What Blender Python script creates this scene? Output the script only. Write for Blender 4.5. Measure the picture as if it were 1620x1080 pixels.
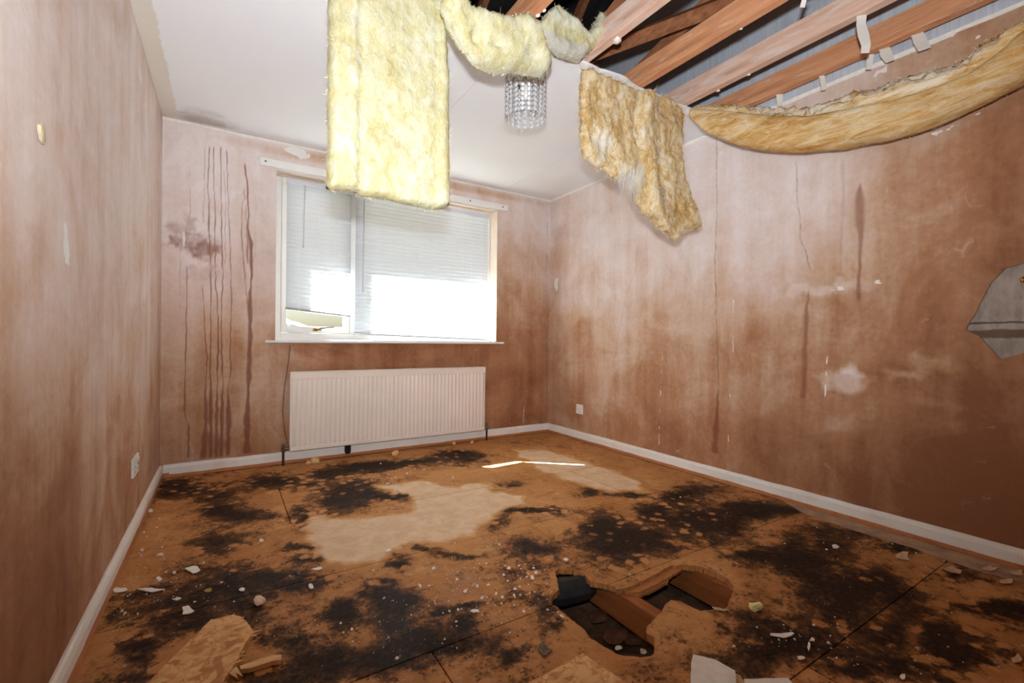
import bpy, math, random
import numpy as np
from mathutils import Matrix, Vector, geometry

random.seed(7)
RNG = np.random.default_rng(11)
SC = bpy.context.scene
COL = SC.collection
for o in list(bpy.data.objects):
    bpy.data.objects.remove(o, do_unlink=True)

# ---------------------------------------------------------------- camera
# room: left wall x=0, right wall x=W, back wall y=0 (room at y<0), floor z=0
W, H, YF = 3.0478, 2.2811, -4.15
YB = -1.87                                    # where the fallen ceiling starts
YAW, PITCH, ROLL, FPX = 0.5631, -0.003, 0.0106, 718.62
CAM = np.array([0.3442, -3.6021, 0.8982])
fw = np.array([math.sin(YAW) * math.cos(PITCH), math.cos(YAW) * math.cos(PITCH), math.sin(PITCH)])
rt = np.array([math.cos(YAW), -math.sin(YAW), 0.0])
up = np.cross(rt, fw)
rt, up = rt * math.cos(ROLL) + up * math.sin(ROLL), -rt * math.sin(ROLL) + up * math.cos(ROLL)
cd = bpy.data.cameras.new('camera')
cam = bpy.data.objects.new('camera', cd)
COL.objects.link(cam)
cd.sensor_width = 36.0
cd.lens = FPX * 36.0 / 1620.0
cd.clip_start = 0.02
m = Matrix.Identity(4)
for i in range(3):
    m[i][0], m[i][1], m[i][2], m[i][3] = rt[i], up[i], -fw[i], CAM[i]
cam.matrix_world = m
SC.camera = cam

# ---------------------------------------------------------------- light and exposure
SC.view_settings.view_transform = 'Standard'
SC.view_settings.look = 'None'
SC.view_settings.gamma = 1.0
SC.view_settings.use_curve_mapping = False
SC.view_settings.exposure = 0.0
SC.cycles.use_denoising = True
SC.cycles.use_adaptive_sampling = True
SC.cycles.adaptive_threshold = 0.12
SC.cycles.adaptive_min_samples = 24
SC.cycles.max_bounces = 6
SC.cycles.diffuse_bounces = 4
SC.cycles.glossy_bounces = 2
SC.cycles.transmission_bounces = 2
SC.cycles.transparent_max_bounces = 8
SC.cycles.use_light_tree = True
wd = bpy.data.worlds.new('sky')
SC.world = wd
wd.use_nodes = True
wn = wd.node_tree
sky = wn.nodes.new('ShaderNodeTexSky')
sky.sky_type = 'NISHITA'
sky.sun_disc = False
sky.sun_elevation = math.radians(38)
sky.sun_rotation = math.radians(-50)
sky.air_density = 1.0
sky.dust_density = 2.0
bgn = wn.nodes['Background']
wn.links.new(sky.outputs[0], bgn.inputs['Color'])
bgn.inputs['Strength'].default_value = 0.20
# sun from outside, over the left of the window
sl = bpy.data.lights.new('sun', 'SUN')
sl.energy = 230.0
sl.angle = math.radians(0.5)
sl.color = (0.90, 0.96, 1.0)
sun = bpy.data.objects.new('sun', sl)
COL.objects.link(sun)
sun.rotation_euler = Vector((0.98, -0.85, -1.0)).to_track_quat('-Z', 'Y').to_euler()
sun.location = (-3, 4, 5)
# the photographer's flash on top of the camera, tilted up a little
fl = bpy.data.lights.new('camera_flash', 'SPOT')
fl.energy = 265.0
fl.spot_size = math.radians(141)
fl.spot_blend = 1.0
fl.shadow_soft_size = 0.03
fl.color = (0.88, 0.95, 1.0)
flo = bpy.data.objects.new('camera_flash', fl)
COL.objects.link(flo)
flo.location = (0.335, -3.62, 1.065)
flo.rotation_euler = Vector((0.52, 0.84, 0.50)).to_track_quat('-Z', 'Y').to_euler()

# ---------------------------------------------------------------- helpers
def ray(x, y):
    return fw + rt * (x - 810) / FPX + up * (540 - y) / FPX
def on(ax, v, x, y):
    d = ray(x, y)
    return CAM + (v - CAM[ax]) / d[ax] * d
def fl_(x, y, z=0.0): return on(2, z, x, y)
def ce_(x, y): return on(2, H, x, y)
def ba_(x, y, Y=0.0): return on(1, Y, x, y)
def ri_(x, y, X=W): return on(0, X, x, y)
def le_(x, y, X=0.0): return on(0, X, x, y)
def depth(p): return float((np.asarray(p) - CAM) @ fw)

def tag(o, label=None, cat=None, group=None, kind=None):
    if label: o['label'] = label
    if cat: o['category'] = cat
    if group: o['group'] = group
    if kind: o['kind'] = kind
    return o
def empty(name, loc=(0, 0, 0), parent=None):
    o = bpy.data.objects.new(name, None)
    o.empty_display_size = 0.05
    COL.objects.link(o)
    o.location = loc
    if parent: o.parent = parent
    return o
def mobj(name, me, mat=None, parent=None, loc=None, smooth=False):
    o = bpy.data.objects.new(name, me)
    COL.objects.link(o)
    if mat and not me.materials: me.materials.append(mat)
    if parent: o.parent = parent
    if loc is not None: o.location = loc
    if smooth:
        me.polygons.foreach_set('use_smooth', [True] * len(me.polygons))
    return o
def mesh(name, v, f):
    me = bpy.data.meshes.new(name)
    me.from_pydata([tuple(map(float, p)) for p in v], [], [tuple(map(int, q)) for q in f])
    me.update()
    return me
def setmask(me, rgba):
    a = me.attributes.new('mask', 'FLOAT_COLOR', 'POINT')
    a.data.foreach_set('color', np.ascontiguousarray(rgba, dtype=np.float32).ravel())

class MB:
    """collects simple solids into one mesh"""
    def __init__(s): s.v = []; s.f = []
    def add(s, v, f):
        n = len(s.v); s.v += [tuple(p) for p in v]; s.f += [tuple(i + n for i in q) for q in f]
        return s
    def box(s, a, b, bev=0.0):
        x0, y0, z0 = a; x1, y1, z1 = b
        if bev <= 0:
            v = [(x0,y0,z0),(x1,y0,z0),(x1,y1,z0),(x0,y1,z0),(x0,y0,z1),(x1,y0,z1),(x1,y1,z1),(x0,y1,z1)]
            return s.add(v, [(0,3,2,1),(4,5,6,7),(0,1,5,4),(1,2,6,5),(2,3,7,6),(3,0,4,7)])
        import bmesh
        bm = bmesh.new()
        bmesh.ops.create_cube(bm, size=1.0)
        for q in bm.verts:
            q.co = Vector(((x0+x1)/2 + q.co.x*(x1-x0), (y0+y1)/2 + q.co.y*(y1-y0), (z0+z1)/2 + q.co.z*(z1-z0)))
        bmesh.ops.bevel(bm, geom=bm.edges[:], offset=bev, segments=2, affect='EDGES', profile=0.5)
        bm.verts.index_update()
        s.add([tuple(q.co) for q in bm.verts], [tuple(q.index for q in f.verts) for f in bm.faces])
        bm.free()
        return s
    def tube(s, pts, r, n=8, cap=True):
        pts = [Vector(p) for p in pts]
        rs = r if isinstance(r, (list, tuple)) else [r] * len(pts)
        rings = []
        ref = None
        for i, p in enumerate(pts):
            d = (pts[min(i+1, len(pts)-1)] - pts[max(i-1, 0)]).normalized()
            if ref is None:
                ref = Vector((0,0,1)) if abs(d.z) < .9 else Vector((1,0,0))
            a = d.cross(ref).normalized(); b = a.cross(d).normalized(); ref = b
            rings.append([p + (a*math.cos(t) + b*math.sin(t)) * rs[i] for t in [2*math.pi*k/n for k in range(n)]])
        v = [tuple(q) for rg in rings for q in rg]
        f = []
        for i in range(len(pts)-1):
            for k in range(n):
                f.append((i*n+k, i*n+(k+1) % n, (i+1)*n+(k+1) % n, (i+1)*n+k))
        if cap:
            f.append(tuple(range(n-1, -1, -1))); f.append(tuple((len(pts)-1)*n+k for k in range(n)))
        return s.add(v, f)
    def lathe(s, prof, c, axis='z', n=16):
        v = []; f = []
        for (r, h) in prof:
            for k in range(n):
                t = 2*math.pi*k/n; a, b = r*math.cos(t), r*math.sin(t)
                v.append({'z': (c[0]+a, c[1]+b, c[2]+h), 'y': (c[0]+a, c[1]+h, c[2]-b), 'x': (c[0]+h, c[1]+a, c[2]+b)}[axis])
        for i in range(len(prof)-1):
            for k in range(n):
                f.append((i*n+k, i*n+(k+1) % n, (i+1)*n+(k+1) % n, (i+1)*n+k))
        f.append(tuple(range(n-1, -1, -1))); f.append(tuple((len(prof)-1)*n+k for k in range(n)))
        return s.add(v, f)
    def prism(s, poly, z0, z1, to=lambda a, b, c: (a, b, c)):
        n = len(poly)
        v = [to(a, b, z0) for a, b in poly] + [to(a, b, z1) for a, b in poly]
        f = [tuple(range(n-1, -1, -1)), tuple(range(n, 2*n))] + [(i, (i+1) % n, n+(i+1) % n, n+i) for i in range(n)]
        return s.add(v, f)
    def build(s, name, mat=None, parent=None, loc=None, smooth=False):
        return mobj(name, mesh(name, s.v, s.f), mat, parent, loc, smooth)

def autosmooth(o, ang=40):
    me = o.data
    me.polygons.foreach_set('use_smooth', [True] * len(me.polygons))
    try:
        me.set_sharp_from_angle(angle=math.radians(ang))
    except Exception:
        pass
    return o

# --- numpy noise
_lat = RNG.random((256, 256, 4)).astype(np.float64)
def vnoise(x, y, ch=0):
    x = np.asarray(x, float); y = np.asarray(y, float)
    xi = np.floor(x).astype(int); yi = np.floor(y).astype(int)
    fx = x - xi; fy = y - yi
    fx = fx*fx*(3-2*fx); fy = fy*fy*(3-2*fy)
    L = _lat[:, :, ch]
    g = lambda a, b: L[a & 255, b & 255]
    return (g(xi, yi)*(1-fx) + g(xi+1, yi)*fx)*(1-fy) + (g(xi, yi+1)*(1-fx) + g(xi+1, yi+1)*fx)*fy
def fbm(x, y, oct=4, ch=0, gain=0.5):
    s = 0; a = 1; t = 0
    for k in range(oct):
        s = s + a*vnoise(np.asarray(x)*2**k + 17.3*k, np.asarray(y)*2**k + 9.1*k, (ch+k) % 4); t += a; a *= gain
    return s/t - 0.5
def inpoly(x, y, poly):
    x = np.asarray(x, float); y = np.asarray(y, float)
    c = np.zeros(x.shape, bool); n = len(poly)
    for i in range(n):
        (x0, y0), (x1, y1) = poly[i], poly[i-1]
        if y0 == y1: continue
        k = ((y0 > y) != (y1 > y)) & (x < (x1-x0)*(y-y0)/(y1-y0) + x0)
        c ^= k
    return c
def polydist(x, y, poly):
    d = np.full(np.shape(x), 1e9)
    for i in range(len(poly)):
        a = np.array(poly[i-1]); b = np.array(poly[i]); s = b - a
        t = np.clip(((x-a[0])*s[0] + (y-a[1])*s[1])/(s @ s + 1e-12), 0, 1)
        d = np.minimum(d, np.hypot(x-a[0]-t*s[0], y-a[1]-t*s[1]))
    return d
def rough(poly, step, amp, ch=1, freq=30):
    """resample an outline and make it ragged"""
    out = []
    for i in range(len(poly)):
        a = np.array(poly[i], float); b = np.array(poly[(i+1) % len(poly)], float)
        n = max(1, int(np.hypot(*(b-a))/step))
        for k in range(n):
            out.append(a + (b-a)*k/n)
    out = np.array(out)
    dx = fbm(out[:, 0]*freq+3, out[:, 1]*freq+8, 3, ch)*2*amp
    dy = fbm(out[:, 0]*freq+43, out[:, 1]*freq+71, 3, ch+1)*2*amp
    return [(p[0]+dx[i], p[1]+dy[i]) for i, p in enumerate(out)]
def tri_region(outer, holes, step, pad=0.6, jitter=0.25):
    """triangulate a 2-D outline with interior points -> pts(n,2), tris, boundary flag"""
    P = [tuple(p) for p in outer]; E = [(i, (i+1) % len(outer)) for i in range(len(outer))]
    for h in holes:
        n = len(P); P += [tuple(p) for p in h]; E += [(n+i, n+(i+1) % len(h)) for i in range(len(h))]
    nb = len(P)
    A = np.array(outer); lo, hi = A.min(0), A.max(0)
    gx, gy = np.meshgrid(np.arange(lo[0]+step/2, hi[0], step), np.arange(lo[1]+step/2, hi[1], step))
    gx = gx.ravel() + (RNG.random(gx.size)-.5)*step*jitter; gy = gy.ravel() + (RNG.random(gy.size)-.5)*step*jitter
    k = inpoly(gx, gy, outer) & (polydist(gx, gy, outer) > step*pad)
    for h in holes:
        k &= ~inpoly(gx, gy, h)
        k[k] &= polydist(gx[k], gy[k], h) > step*pad
    P += list(zip(gx[k].tolist(), gy[k].tolist()))
    r = geometry.delaunay_2d_cdt([Vector(p) for p in P], E, [], 0, 1e-7)
    V = np.array([tuple(p) for p in r[0]]); T = np.array([tuple(t) for t in r[2]])
    c = V[T].mean(1)
    ok = inpoly(c[:, 0], c[:, 1], outer)
    for h in holes: ok &= ~inpoly(c[:, 0], c[:, 1], h)
    T = T[ok]
    # counter-clockwise
    a, b, d = V[T[:, 0]], V[T[:, 1]], V[T[:, 2]]
    s = (b[:, 0]-a[:, 0])*(d[:, 1]-a[:, 1]) - (b[:, 1]-a[:, 1])*(d[:, 0]-a[:, 0])
    T[s < 0] = T[s < 0][:, ::-1]
    # compact + boundary edges
    used = np.unique(T); mp = -np.ones(len(V), int); mp[used] = np.arange(len(used))
    V = V[used]; T = mp[T]
    cnt = {}
    for t in T.tolist():
        for i in range(3):
            e = (t[i], t[(i+1) % 3]); cnt[e] = 1
    B = [e for e in cnt if (e[1], e[0]) not in cnt]
    return V, T, B

# --- materials
class NB:
    def __init__(s, name):
        s.m = bpy.data.materials.new(name); s.m.use_nodes = True
        s.t = s.m.node_tree; s.t.nodes.clear()
        s.out = s.t.nodes.new('ShaderNodeOutputMaterial')
    def n(s, typ, ins=None, **kw):
        d = s.t.nodes.new('ShaderNode' + typ)
        for k, v in kw.items(): setattr(d, k, v)
        for k, v in (ins or {}).items(): s.set(d.inputs[k], v)
        return d
    def set(s, sock, v):
        if isinstance(v, bpy.types.NodeSocket): s.t.links.new(v, sock)
        elif isinstance(v, (tuple, list)):
            sock.default_value = tuple(v) + (1.0,) if len(v) == 3 and sock.type == 'RGBA' else tuple(v)
        else: sock.default_value = v
    def math(s, op, a, b=0.0, c=0.0, clamp=False):
        d = s.n('Math', {0: a, 1: b, 2: c}, operation=op); d.use_clamp = clamp
        return d.outputs[0]
    def mix(s, f, a, b, mode='MIX'):
        d = s.n('Mix', data_type='RGBA', blend_type=mode)
        s.set(d.inputs[0], f); s.set(d.inputs[6], a); s.set(d.inputs[7], b)
        return d.outputs[2]
    def rng(s, v, a, b, c=0.0, d=1.0, smooth=True):
        q = s.n('MapRange', {0: v, 1: a, 2: b, 3: c, 4: d})
        if smooth: q.interpolation_type = 'SMOOTHSTEP'
        return q.outputs[0]
    def pos(s, obj=False):
        return s.n('TexCoord').outputs['Object'] if obj else s.n('NewGeometry').outputs['Position']
    def scale(s, v, sx, sy, sz, off=(0, 0, 0)):
        d = s.n('Mapping', {'Vector': v}); d.inputs['Scale'].default_value = (sx, sy, sz); d.inputs['Location'].default_value = off
        return d.outputs[0]
    def noise(s, v, sc, det=4.0, rough=0.55, dist=0.0):
        return s.n('TexNoise', {'Vector': v, 'Scale': sc, 'Detail': det, 'Roughness': rough, 'Distortion': dist}).outputs['Fac']
    def voro(s, v, sc, feat='F1', rnd=1.0):
        return s.n('TexVoronoi', {'Vector': v, 'Scale': sc, 'Randomness': rnd}, feature=feat).outputs['Distance']
    def ramp(s, f, stops):
        d = s.n('ValToRGB', {0: f}); e = d.color_ramp.elements
        while len(e) < len(stops): e.new(0.5)
        for q, (p, c) in zip(e, stops):
            q.position = p; q.color = tuple(c) + (1.0,)
        return d.outputs[0]
    def mask(s):
        a = s.n('Attribute', attribute_name='mask')
        q = s.n('SeparateColor', {0: a.outputs['Color']})
        return q.outputs[0], q.outputs[1], q.outputs[2], a.outputs['Alpha']
    def bump(s, h, st=0.3, dist=0.01):
        return s.n('Bump', {'Height': h, 'Strength': st, 'Distance': dist}).outputs[0]
    def pbr(s, col, rough=0.8, normal=None, metal=0.0, spec=0.3, trans=0.0):
        d = s.n('BsdfPrincipled', {'Base Color': col, 'Roughness': rough, 'Metallic': metal, 'Specular IOR Level': spec})
        if normal is not None: s.set(d.inputs['Normal'], normal)
        if trans: d.inputs['Transmission Weight'].default_value = trans
        return d.outputs[0]
    def done(s, sh):
        s.t.links.new(sh, s.out.inputs[0]); return s.m
def S(r, g, b):
    """sRGB 0-255 -> linear"""
    f = lambda c: c/12.92 if c <= .04045 else ((c+.055)/1.055)**2.4
    return (f(r/255), f(g/255), f(b/255))
def plain(name, col, rough=0.6, metal=0.0, var=0.12, sc=12.0, bump=0.0, spec=0.3):
    b = NB(name); p = b.pos(True)
    n = b.noise(p, sc, 5)
    c = b.mix(b.rng(n, .3, .7), tuple(x*(1-var) for x in col), tuple(min(1, x*(1+var)) for x in col))
    nm = b.bump(b.noise(p, sc*8, 3), bump, .002) if bump else None
    return b.done(b.pbr(c, rough, nm, metal, spec))
MAT = {}
def plaster(name):
    b = NB(name); p = b.pos(); r, g, d, a = b.mask()
    streak = b.noise(b.scale(p, 5, 5, .45), 1.6, 5, .6)
    blot = b.noise(p, 3.2, 6, .62, .6)
    fine = b.noise(p, 38, 4, .6)
    f = b.math('ADD', r, b.math('MULTIPLY', b.math('SUBTRACT', streak, .5), .55))
    f = b.math('ADD', f, b.math('MULTIPLY', b.math('SUBTRACT', blot, .5), .75))
    f = b.math('ADD', f, b.math('MULTIPLY', b.math('SUBTRACT', fine, .5), .22))
    c = b.ramp(f, [(0.0, S(236, 224, 222)), (.28, S(220, 198, 186)), (.52, S(202, 167, 141)), (.75, S(176, 127, 92)), (1.0, S(144, 92, 61))])
    # grey-brown trowel clouds
    c = b.mix(b.rng(b.noise(p, 1.9, 5, .6, .8), .55, .78, 0, .35), c, S(168, 128, 104))
    # pale bloom and scuffs
    c = b.mix(b.rng(b.noise(b.scale(p, 1, 1, .6), 9, 6, .7, 1.2), .63, .76, 0, .45), c, S(226, 205, 190))
    c = b.mix(b.rng(d, .05, .9, 0, .82), c, S(134, 76, 54))
    w = b.math('ADD', g, b.math('MULTIPLY', b.math('SUBTRACT', b.noise(p, 42, 4, .6), .5), .5))
    c = b.mix(b.rng(w, .42, .54), c, S(238, 234, 230))
    c = b.mix(b.rng(b.voro(p, 34), .035, .02, 0, .8), c, S(240, 230, 220))
    c = b.mix(b.rng(b.voro(b.scale(p, 1, 1, 1, (3, 5, 7)), 13), .02, .012, 0, .85), c, S(62, 42, 34))
    c = b.mix(b.math('MULTIPLY', a, b.rng(b.noise(p, 26, 3), .35, .6, .15, .75)), c, S(84, 56, 44))
    h = b.math('ADD', b.math('MULTIPLY', b.noise(p, 9, 6, .65), .7), b.math('MULTIPLY', fine, .3))
    h = b.math('SUBTRACT', h, b.math('MULTIPLY', a, .5))
    rg = b.rng(blot, .3, .7, .62, .8)
    return b.done(b.pbr(c, rg, b.bump(h, .35, .012), spec=.28))
MAT['plaster'] = plaster('gypsum_plaster')

def chipboard(name):
    b = NB(name); p = b.pos(); r, g, d, a = b.mask()
    big = b.noise(p, 2.2, 5, .6, .4)
    mid = b.noise(p, 11, 6, .68, .3)
    fin = b.noise(p, 55, 5, .7)
    chip = b.noise(b.scale(p, 1, 1.6, 1), 170, 3, .6)
    c = b.ramp(b.math('ADD', b.math('MULTIPLY', big, .6), b.math('MULTIPLY', mid, .4)),
               [(.30, S(164, 106, 54)), (.45, S(192, 132, 76)), (.58, S(210, 152, 96)), (.72, S(224, 174, 122))])
    c = b.mix(b.rng(chip, .35, .75, 0, .45), c, S(156, 106, 62))
    c = b.mix(b.rng(b.noise(p, 4.5, 6, .7, 1.0), .48, .72, 0, .6), c, S(126, 78, 40))
    c = b.mix(b.rng(b.noise(p, 6.5, 6, .7, .6), .56, .74, 0, .5), c, S(228, 186, 140))
    # dried out pale area with a soft tide mark
    pg = b.math('ADD', g, b.math('MULTIPLY', b.math('SUBTRACT', mid, .5), .30))
    ring = b.math('MULTIPLY', b.rng(pg, .30, .46), b.rng(pg, .62, .5))
    c = b.mix(b.math('MULTIPLY', ring, .5), c, S(222, 168, 112))
    c = b.mix(b.rng(pg, .38, .78, 0, .9), c, b.mix(b.rng(mid, .3, .7), S(216, 180, 140), S(234, 206, 174)))
    # grey bloom
    c = b.mix(b.rng(b.math('ADD', d, b.math('MULTIPLY', b.math('SUBTRACT', mid, .5), .8)), .4, .9, 0, .55), c, S(142, 118, 100))
    # black mould
    k = b.math('ADD', r, b.math('MULTIPLY', b.math('SUBTRACT', mid, .5), 1.5))
    k = b.math('ADD', k, b.math('MULTIPLY', b.math('SUBTRACT', b.noise(p, 27, 5, .7, .5), .5), .9))
    k = b.math('ADD', k, b.math('MULTIPLY', b.math('SUBTRACT', fin, .5), .9))
    wv = b.n('VectorMath', {0: p, 1: b.scale(b.n('TexNoise', {'Vector': p, 'Scale': 22.0, 'Detail': 3.0}).outputs['Color'], .045, .045, .045)}, operation='ADD').outputs[0]
    disc = b.voro(wv, 14.0)
    dz = b.rng(b.noise(p, 1.7, 2), .42, .56)
    k = b.math('SUBTRACT', k, b.math('MULTIPLY', b.rng(disc, .40, .20), b.math('MULTIPLY', dz, .6)))
    c = b.mix(b.rng(k, .0, .5, 0, .65), c, S(118, 70, 34))
    c = b.mix(b.rng(k, .26, .62, 0, .78), c, S(58, 38, 26))
    c = b.mix(b.math('MULTIPLY', b.rng(k, .52, .92), b.rng(fin, .32, .62, .55, .95)), c, S(26, 18, 13))
    # pepper of small spots around the mould
    sp = b.math('SUBTRACT', b.voro(p, 62), b.math('MULTIPLY', b.rng(k, -.1, .45), .26))
    c = b.mix(b.rng(sp, .05, .0, 0, .7), c, S(44, 29, 20))
    # sawdust/plaster dust specks
    c = b.mix(b.rng(b.voro(b.scale(p, 1, 1, 1, (9, 2, 4)), 46), .03, .018, 0, .8), c, S(222, 208, 192))
    c = b.mix(a, c, b.mix(fin, S(150, 92, 48), S(206, 140, 84)))
    h = b.math('ADD', b.math('MULTIPLY', chip, .4), b.math('MULTIPLY', fin, .6))
    return b.done(b.pbr(c, b.rng(big, .3, .7, .62, .8), b.bump(h, .3, .006), spec=.14))
MAT['chipboard'] = chipboard('chipboard_flooring')

def wood(name, lo, hi, axis='y', white=0.0, sc=1.0, rough=.75):
    b = NB(name); p = b.pos(True)
    s = {'x': (1.2, 14, 14), 'y': (14, 1.2, 14), 'z': (14, 14, 1.2)}[axis]
    g = b.noise(b.scale(p, *[q*sc for q in s]), 3, 6, .65, .8)
    k = b.noise(p, 3.2, 4)
    c = b.mix(b.rng(g, .25, .75), lo, hi)
    c = b.mix(b.rng(k, .55, .8, 0, .5), c, tuple(q*.6 for q in lo))
    kn = b.voro(b.scale(p, *[q*.16 for q in s]), 3.4)
    c = b.mix(b.rng(kn, .16, .05, 0, .6), c, tuple(q*.45 for q in lo))
    if white:
        wv = b.noise(b.scale(p, *[max(1, q*.35) for q in s]), 5, 6, .75, .5)
        c = b.mix(b.rng(wv, .66-white*.25, .80-white*.25, 0, .85), c, S(232, 214, 204))
        c = b.mix(b.rng(b.noise(p, 45, 4, .7), .66, .72, 0, .8), c, S(240, 232, 226))
    return b.done(b.pbr(c, rough, b.bump(g, .25, .004), spec=.2))
MAT['joist_orange'] = wood('joist_timber_orange', S(198, 130, 90), S(230, 170, 128), 'y', .3)
MAT['joist_pink'] = wood('joist_timber_pink', S(216, 168, 144), S(238, 206, 186), 'y', .65)
MAT['rafter'] = wood('rafter_timber', S(118, 72, 44), S(168, 110, 74), 'y', 0)
MAT['floor_joist'] = wood('floor_joist_timber', S(138, 78, 38), S(170, 104, 56), 'y', 0)
MAT['splinter'] = wood('splinter_timber', S(214, 164, 106), S(236, 196, 142), 'x', 0)

def paintwood(name):
    b = NB(name); p = b.pos()
    z = b.n('SeparateXYZ', {0: p}).outputs[2]
    n = b.noise(p, 7, 5, .6)
    e = b.math('ADD', z, b.math('MULTIPLY', b.math('SUBTRACT', n, .5), .012))
    e = b.math('SUBTRACT', e, b.math('MULTIPLY', b.math('LESS_THAN', b.n('SeparateXYZ', {0: p}).outputs[0], .05), .011))   # the left board is bare higher up
    wd_ = b.mix(b.noise(p, 30, 4), S(176, 104, 60), S(206, 140, 92))
    wc = b.mix(b.rng(b.noise(p, 5, 5, .6), .45, .8), S(244, 240, 234), S(232, 220, 208))
    c = b.mix(b.rng(e, .023, .027), wd_, wc)
    c = b.mix(b.rng(b.noise(p, 22, 5, .75), .72, .75, 0, .7), c, S(160, 116, 88))
    c = b.mix(b.rng(b.voro(p, 11), .026, .016), c, S(48, 36, 30))
    return b.done(b.pbr(c, .55, b.bump(b.noise(p, 60, 3), .12, .003), spec=.35))
MAT['skirting'] = paintwood('skirting_paint')

def ceilingboard(name):
    b = NB(name); p = b.pos(); r, g, d, a = b.mask()
    n = b.noise(p, 1.6, 4, .5)
    c = b.mix(b.rng(n, .3, .7), S(246, 246, 250), S(248, 248, 249))
    c = b.mix(b.rng(b.math('ADD', r, b.math('MULTIPLY', b.math('SUBTRACT', b.noise(p, 7, 5, .6, .6), .5), .9)), .35, 1.1, 0, .7), c, S(158, 140, 124))
    c = b.mix(b.rng(b.math('ADD', g, b.math('MULTIPLY', b.math('SUBTRACT', b.noise(p, 24, 4, .6), .5), .4)), .4, .6, 0, .7), c, S(226, 214, 196))
    c = b.mix(b.rng(b.math('ADD', d, b.math('MULTIPLY', b.math('SUBTRACT', b.noise(p, 30, 4, .6), .5), .6)), .42, .58, 0, .8), c, S(188, 160, 142))
    return b.done(b.pbr(c, .8, b.bump(b.noise(p, 55, 4), .07, .003), spec=.2))
MAT['ceiling'] = ceilingboard('painted_plasterboard')
MAT['board_core'] = plain('plasterboard_core', S(214, 190, 176), .9, 0, .1, 30)

def felt(name):
    b = NB(name); p = b.pos()
    n = b.noise(p, 5, 5)
    c = b.mix(b.rng(n, .3, .8), S(20, 18, 18), S(48, 44, 42))
    return b.done(b.pbr(c, .85, b.bump(b.noise(p, 9, 4), .4, .03), spec=.15))
MAT['felt'] = felt('roof_felt')
def blockwork(name):
    b = NB(name); p = b.pos()
    n = b.noise(b.scale(p, 40, 40, 1.5), 2, 4, .7)
    c = b.mix(b.rng(n, .25, .75), S(192, 195, 204), S(216, 219, 228))
    c = b.mix(b.rng(b.noise(p, 3, 5), .5, .8, 0, .5), c, S(150, 152, 160))
    return b.done(b.pbr(c, .9, b.bump(n, .25, .006), spec=.1))
MAT['gable'] = blockwork('grey_gable_board')

def glass(name):
    b = NB(name)
    fr = b.math('ADD', b.math('MULTIPLY', b.math('POWER', b.n('LayerWeight', {'Blend': .5}).outputs['Facing'], 4.0), .5), .04)
    t = b.n('BsdfTransparent', {0: (.96, .98, .97)}).outputs[0]
    g = b.n('BsdfGlossy', {'Roughness': .02}).outputs[0]
    return b.done(b.n('MixShader', {0: fr, 1: t, 2: g}).outputs[0])
MAT['glass'] = glass('window_glass')
def slatmat(name):
    b = NB(name); p = b.pos(True)
    c = b.mix(b.noise(p, 20, 3), S(182, 185, 195), S(194, 197, 206))
    d = b.pbr(c, .4, None, 0, .4)
    t = b.n('BsdfTranslucent', {0: (.85, .85, .84)}).outputs[0]
    return b.done(b.n('MixShader', {0: .24, 1: d, 2: t}).outputs[0])
MAT['slat'] = slatmat('blind_slat_enamel')
MAT['upvc'] = plain('white_window_paint', S(240, 238, 234), .4, 0, .03, 6)
MAT['wand'] = plain('clear_wand_plastic', S(186, 184, 196), .25, 0, .05)
MAT['dark'] = plain('dark_grey_metal', S(60, 58, 60), .4, .3)  # even dark grey of the window lever, its own colour
MAT['rail'] = plain('bottom_rail_enamel', S(150, 146, 146), .4)
MAT['cord'] = plain('blind_cord', S(232, 230, 226), .8)
MAT['brass'] = plain('brass', S(196, 150, 70), .3, 1.0, .1)
MAT['screw'] = plain('rusty_screw', S(92, 70, 54), .5, .6)
MAT['radiator'] = plain('radiator_enamel', S(244, 230, 218), .38, 0, .03, 5)
MAT['chrome'] = plain('tarnished_chrome', S(150, 136, 122), .3, .9, .2)
MAT['pipe'] = plain('blackened_copper_pipe', S(72, 50, 38), .5, .5, .25)
MAT['black'] = plain('black_rubber', S(22, 22, 24), .7)
MAT['socket'] = plain('socket_plastic', S(240, 236, 230), .35, 0, .04)
MAT['hole'] = plain('socket_slot', S(30, 28, 28), .8)
MAT['cable'] = plain('brown_cable', S(84, 52, 38), .6)
MAT['flake'] = plain('plaster_flake', S(242, 236, 228), .8, 0, .05, 40, .3)
MAT['tan_chip'] = plain('plaster_back', S(214, 178, 142), .85, 0, .12, 40, .4)
MAT['foam'] = plain('yellow_wool_scrap', S(240, 226, 160), .95, 0, .1, 60, .5)
MAT['paper'] = plain('plasterboard_paper', S(238, 232, 222), .9, 0, .06, 20)
MAT['slate'] = plain('grey_scrap', S(112, 96, 78), .8, 0, .15, 30)
MAT['underlay'] = plain('old_underlay', S(176, 144, 116), .9, 0, .25, 9, .5)
MAT['ground_sub'] = plain('void_rubble', S(104, 76, 54), .95, 0, .5, 9, .8)
MAT['lawn'] = plain('garden_paving', S(84, 82, 74), .95, 0, .2, 3)
MAT['leaf'] = plain('hedge_leaves', S(196, 208, 182), .8, 0, .3, 8)
MAT['render_wall'] = plain('outside_render', S(200, 196, 188), .9)

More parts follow.
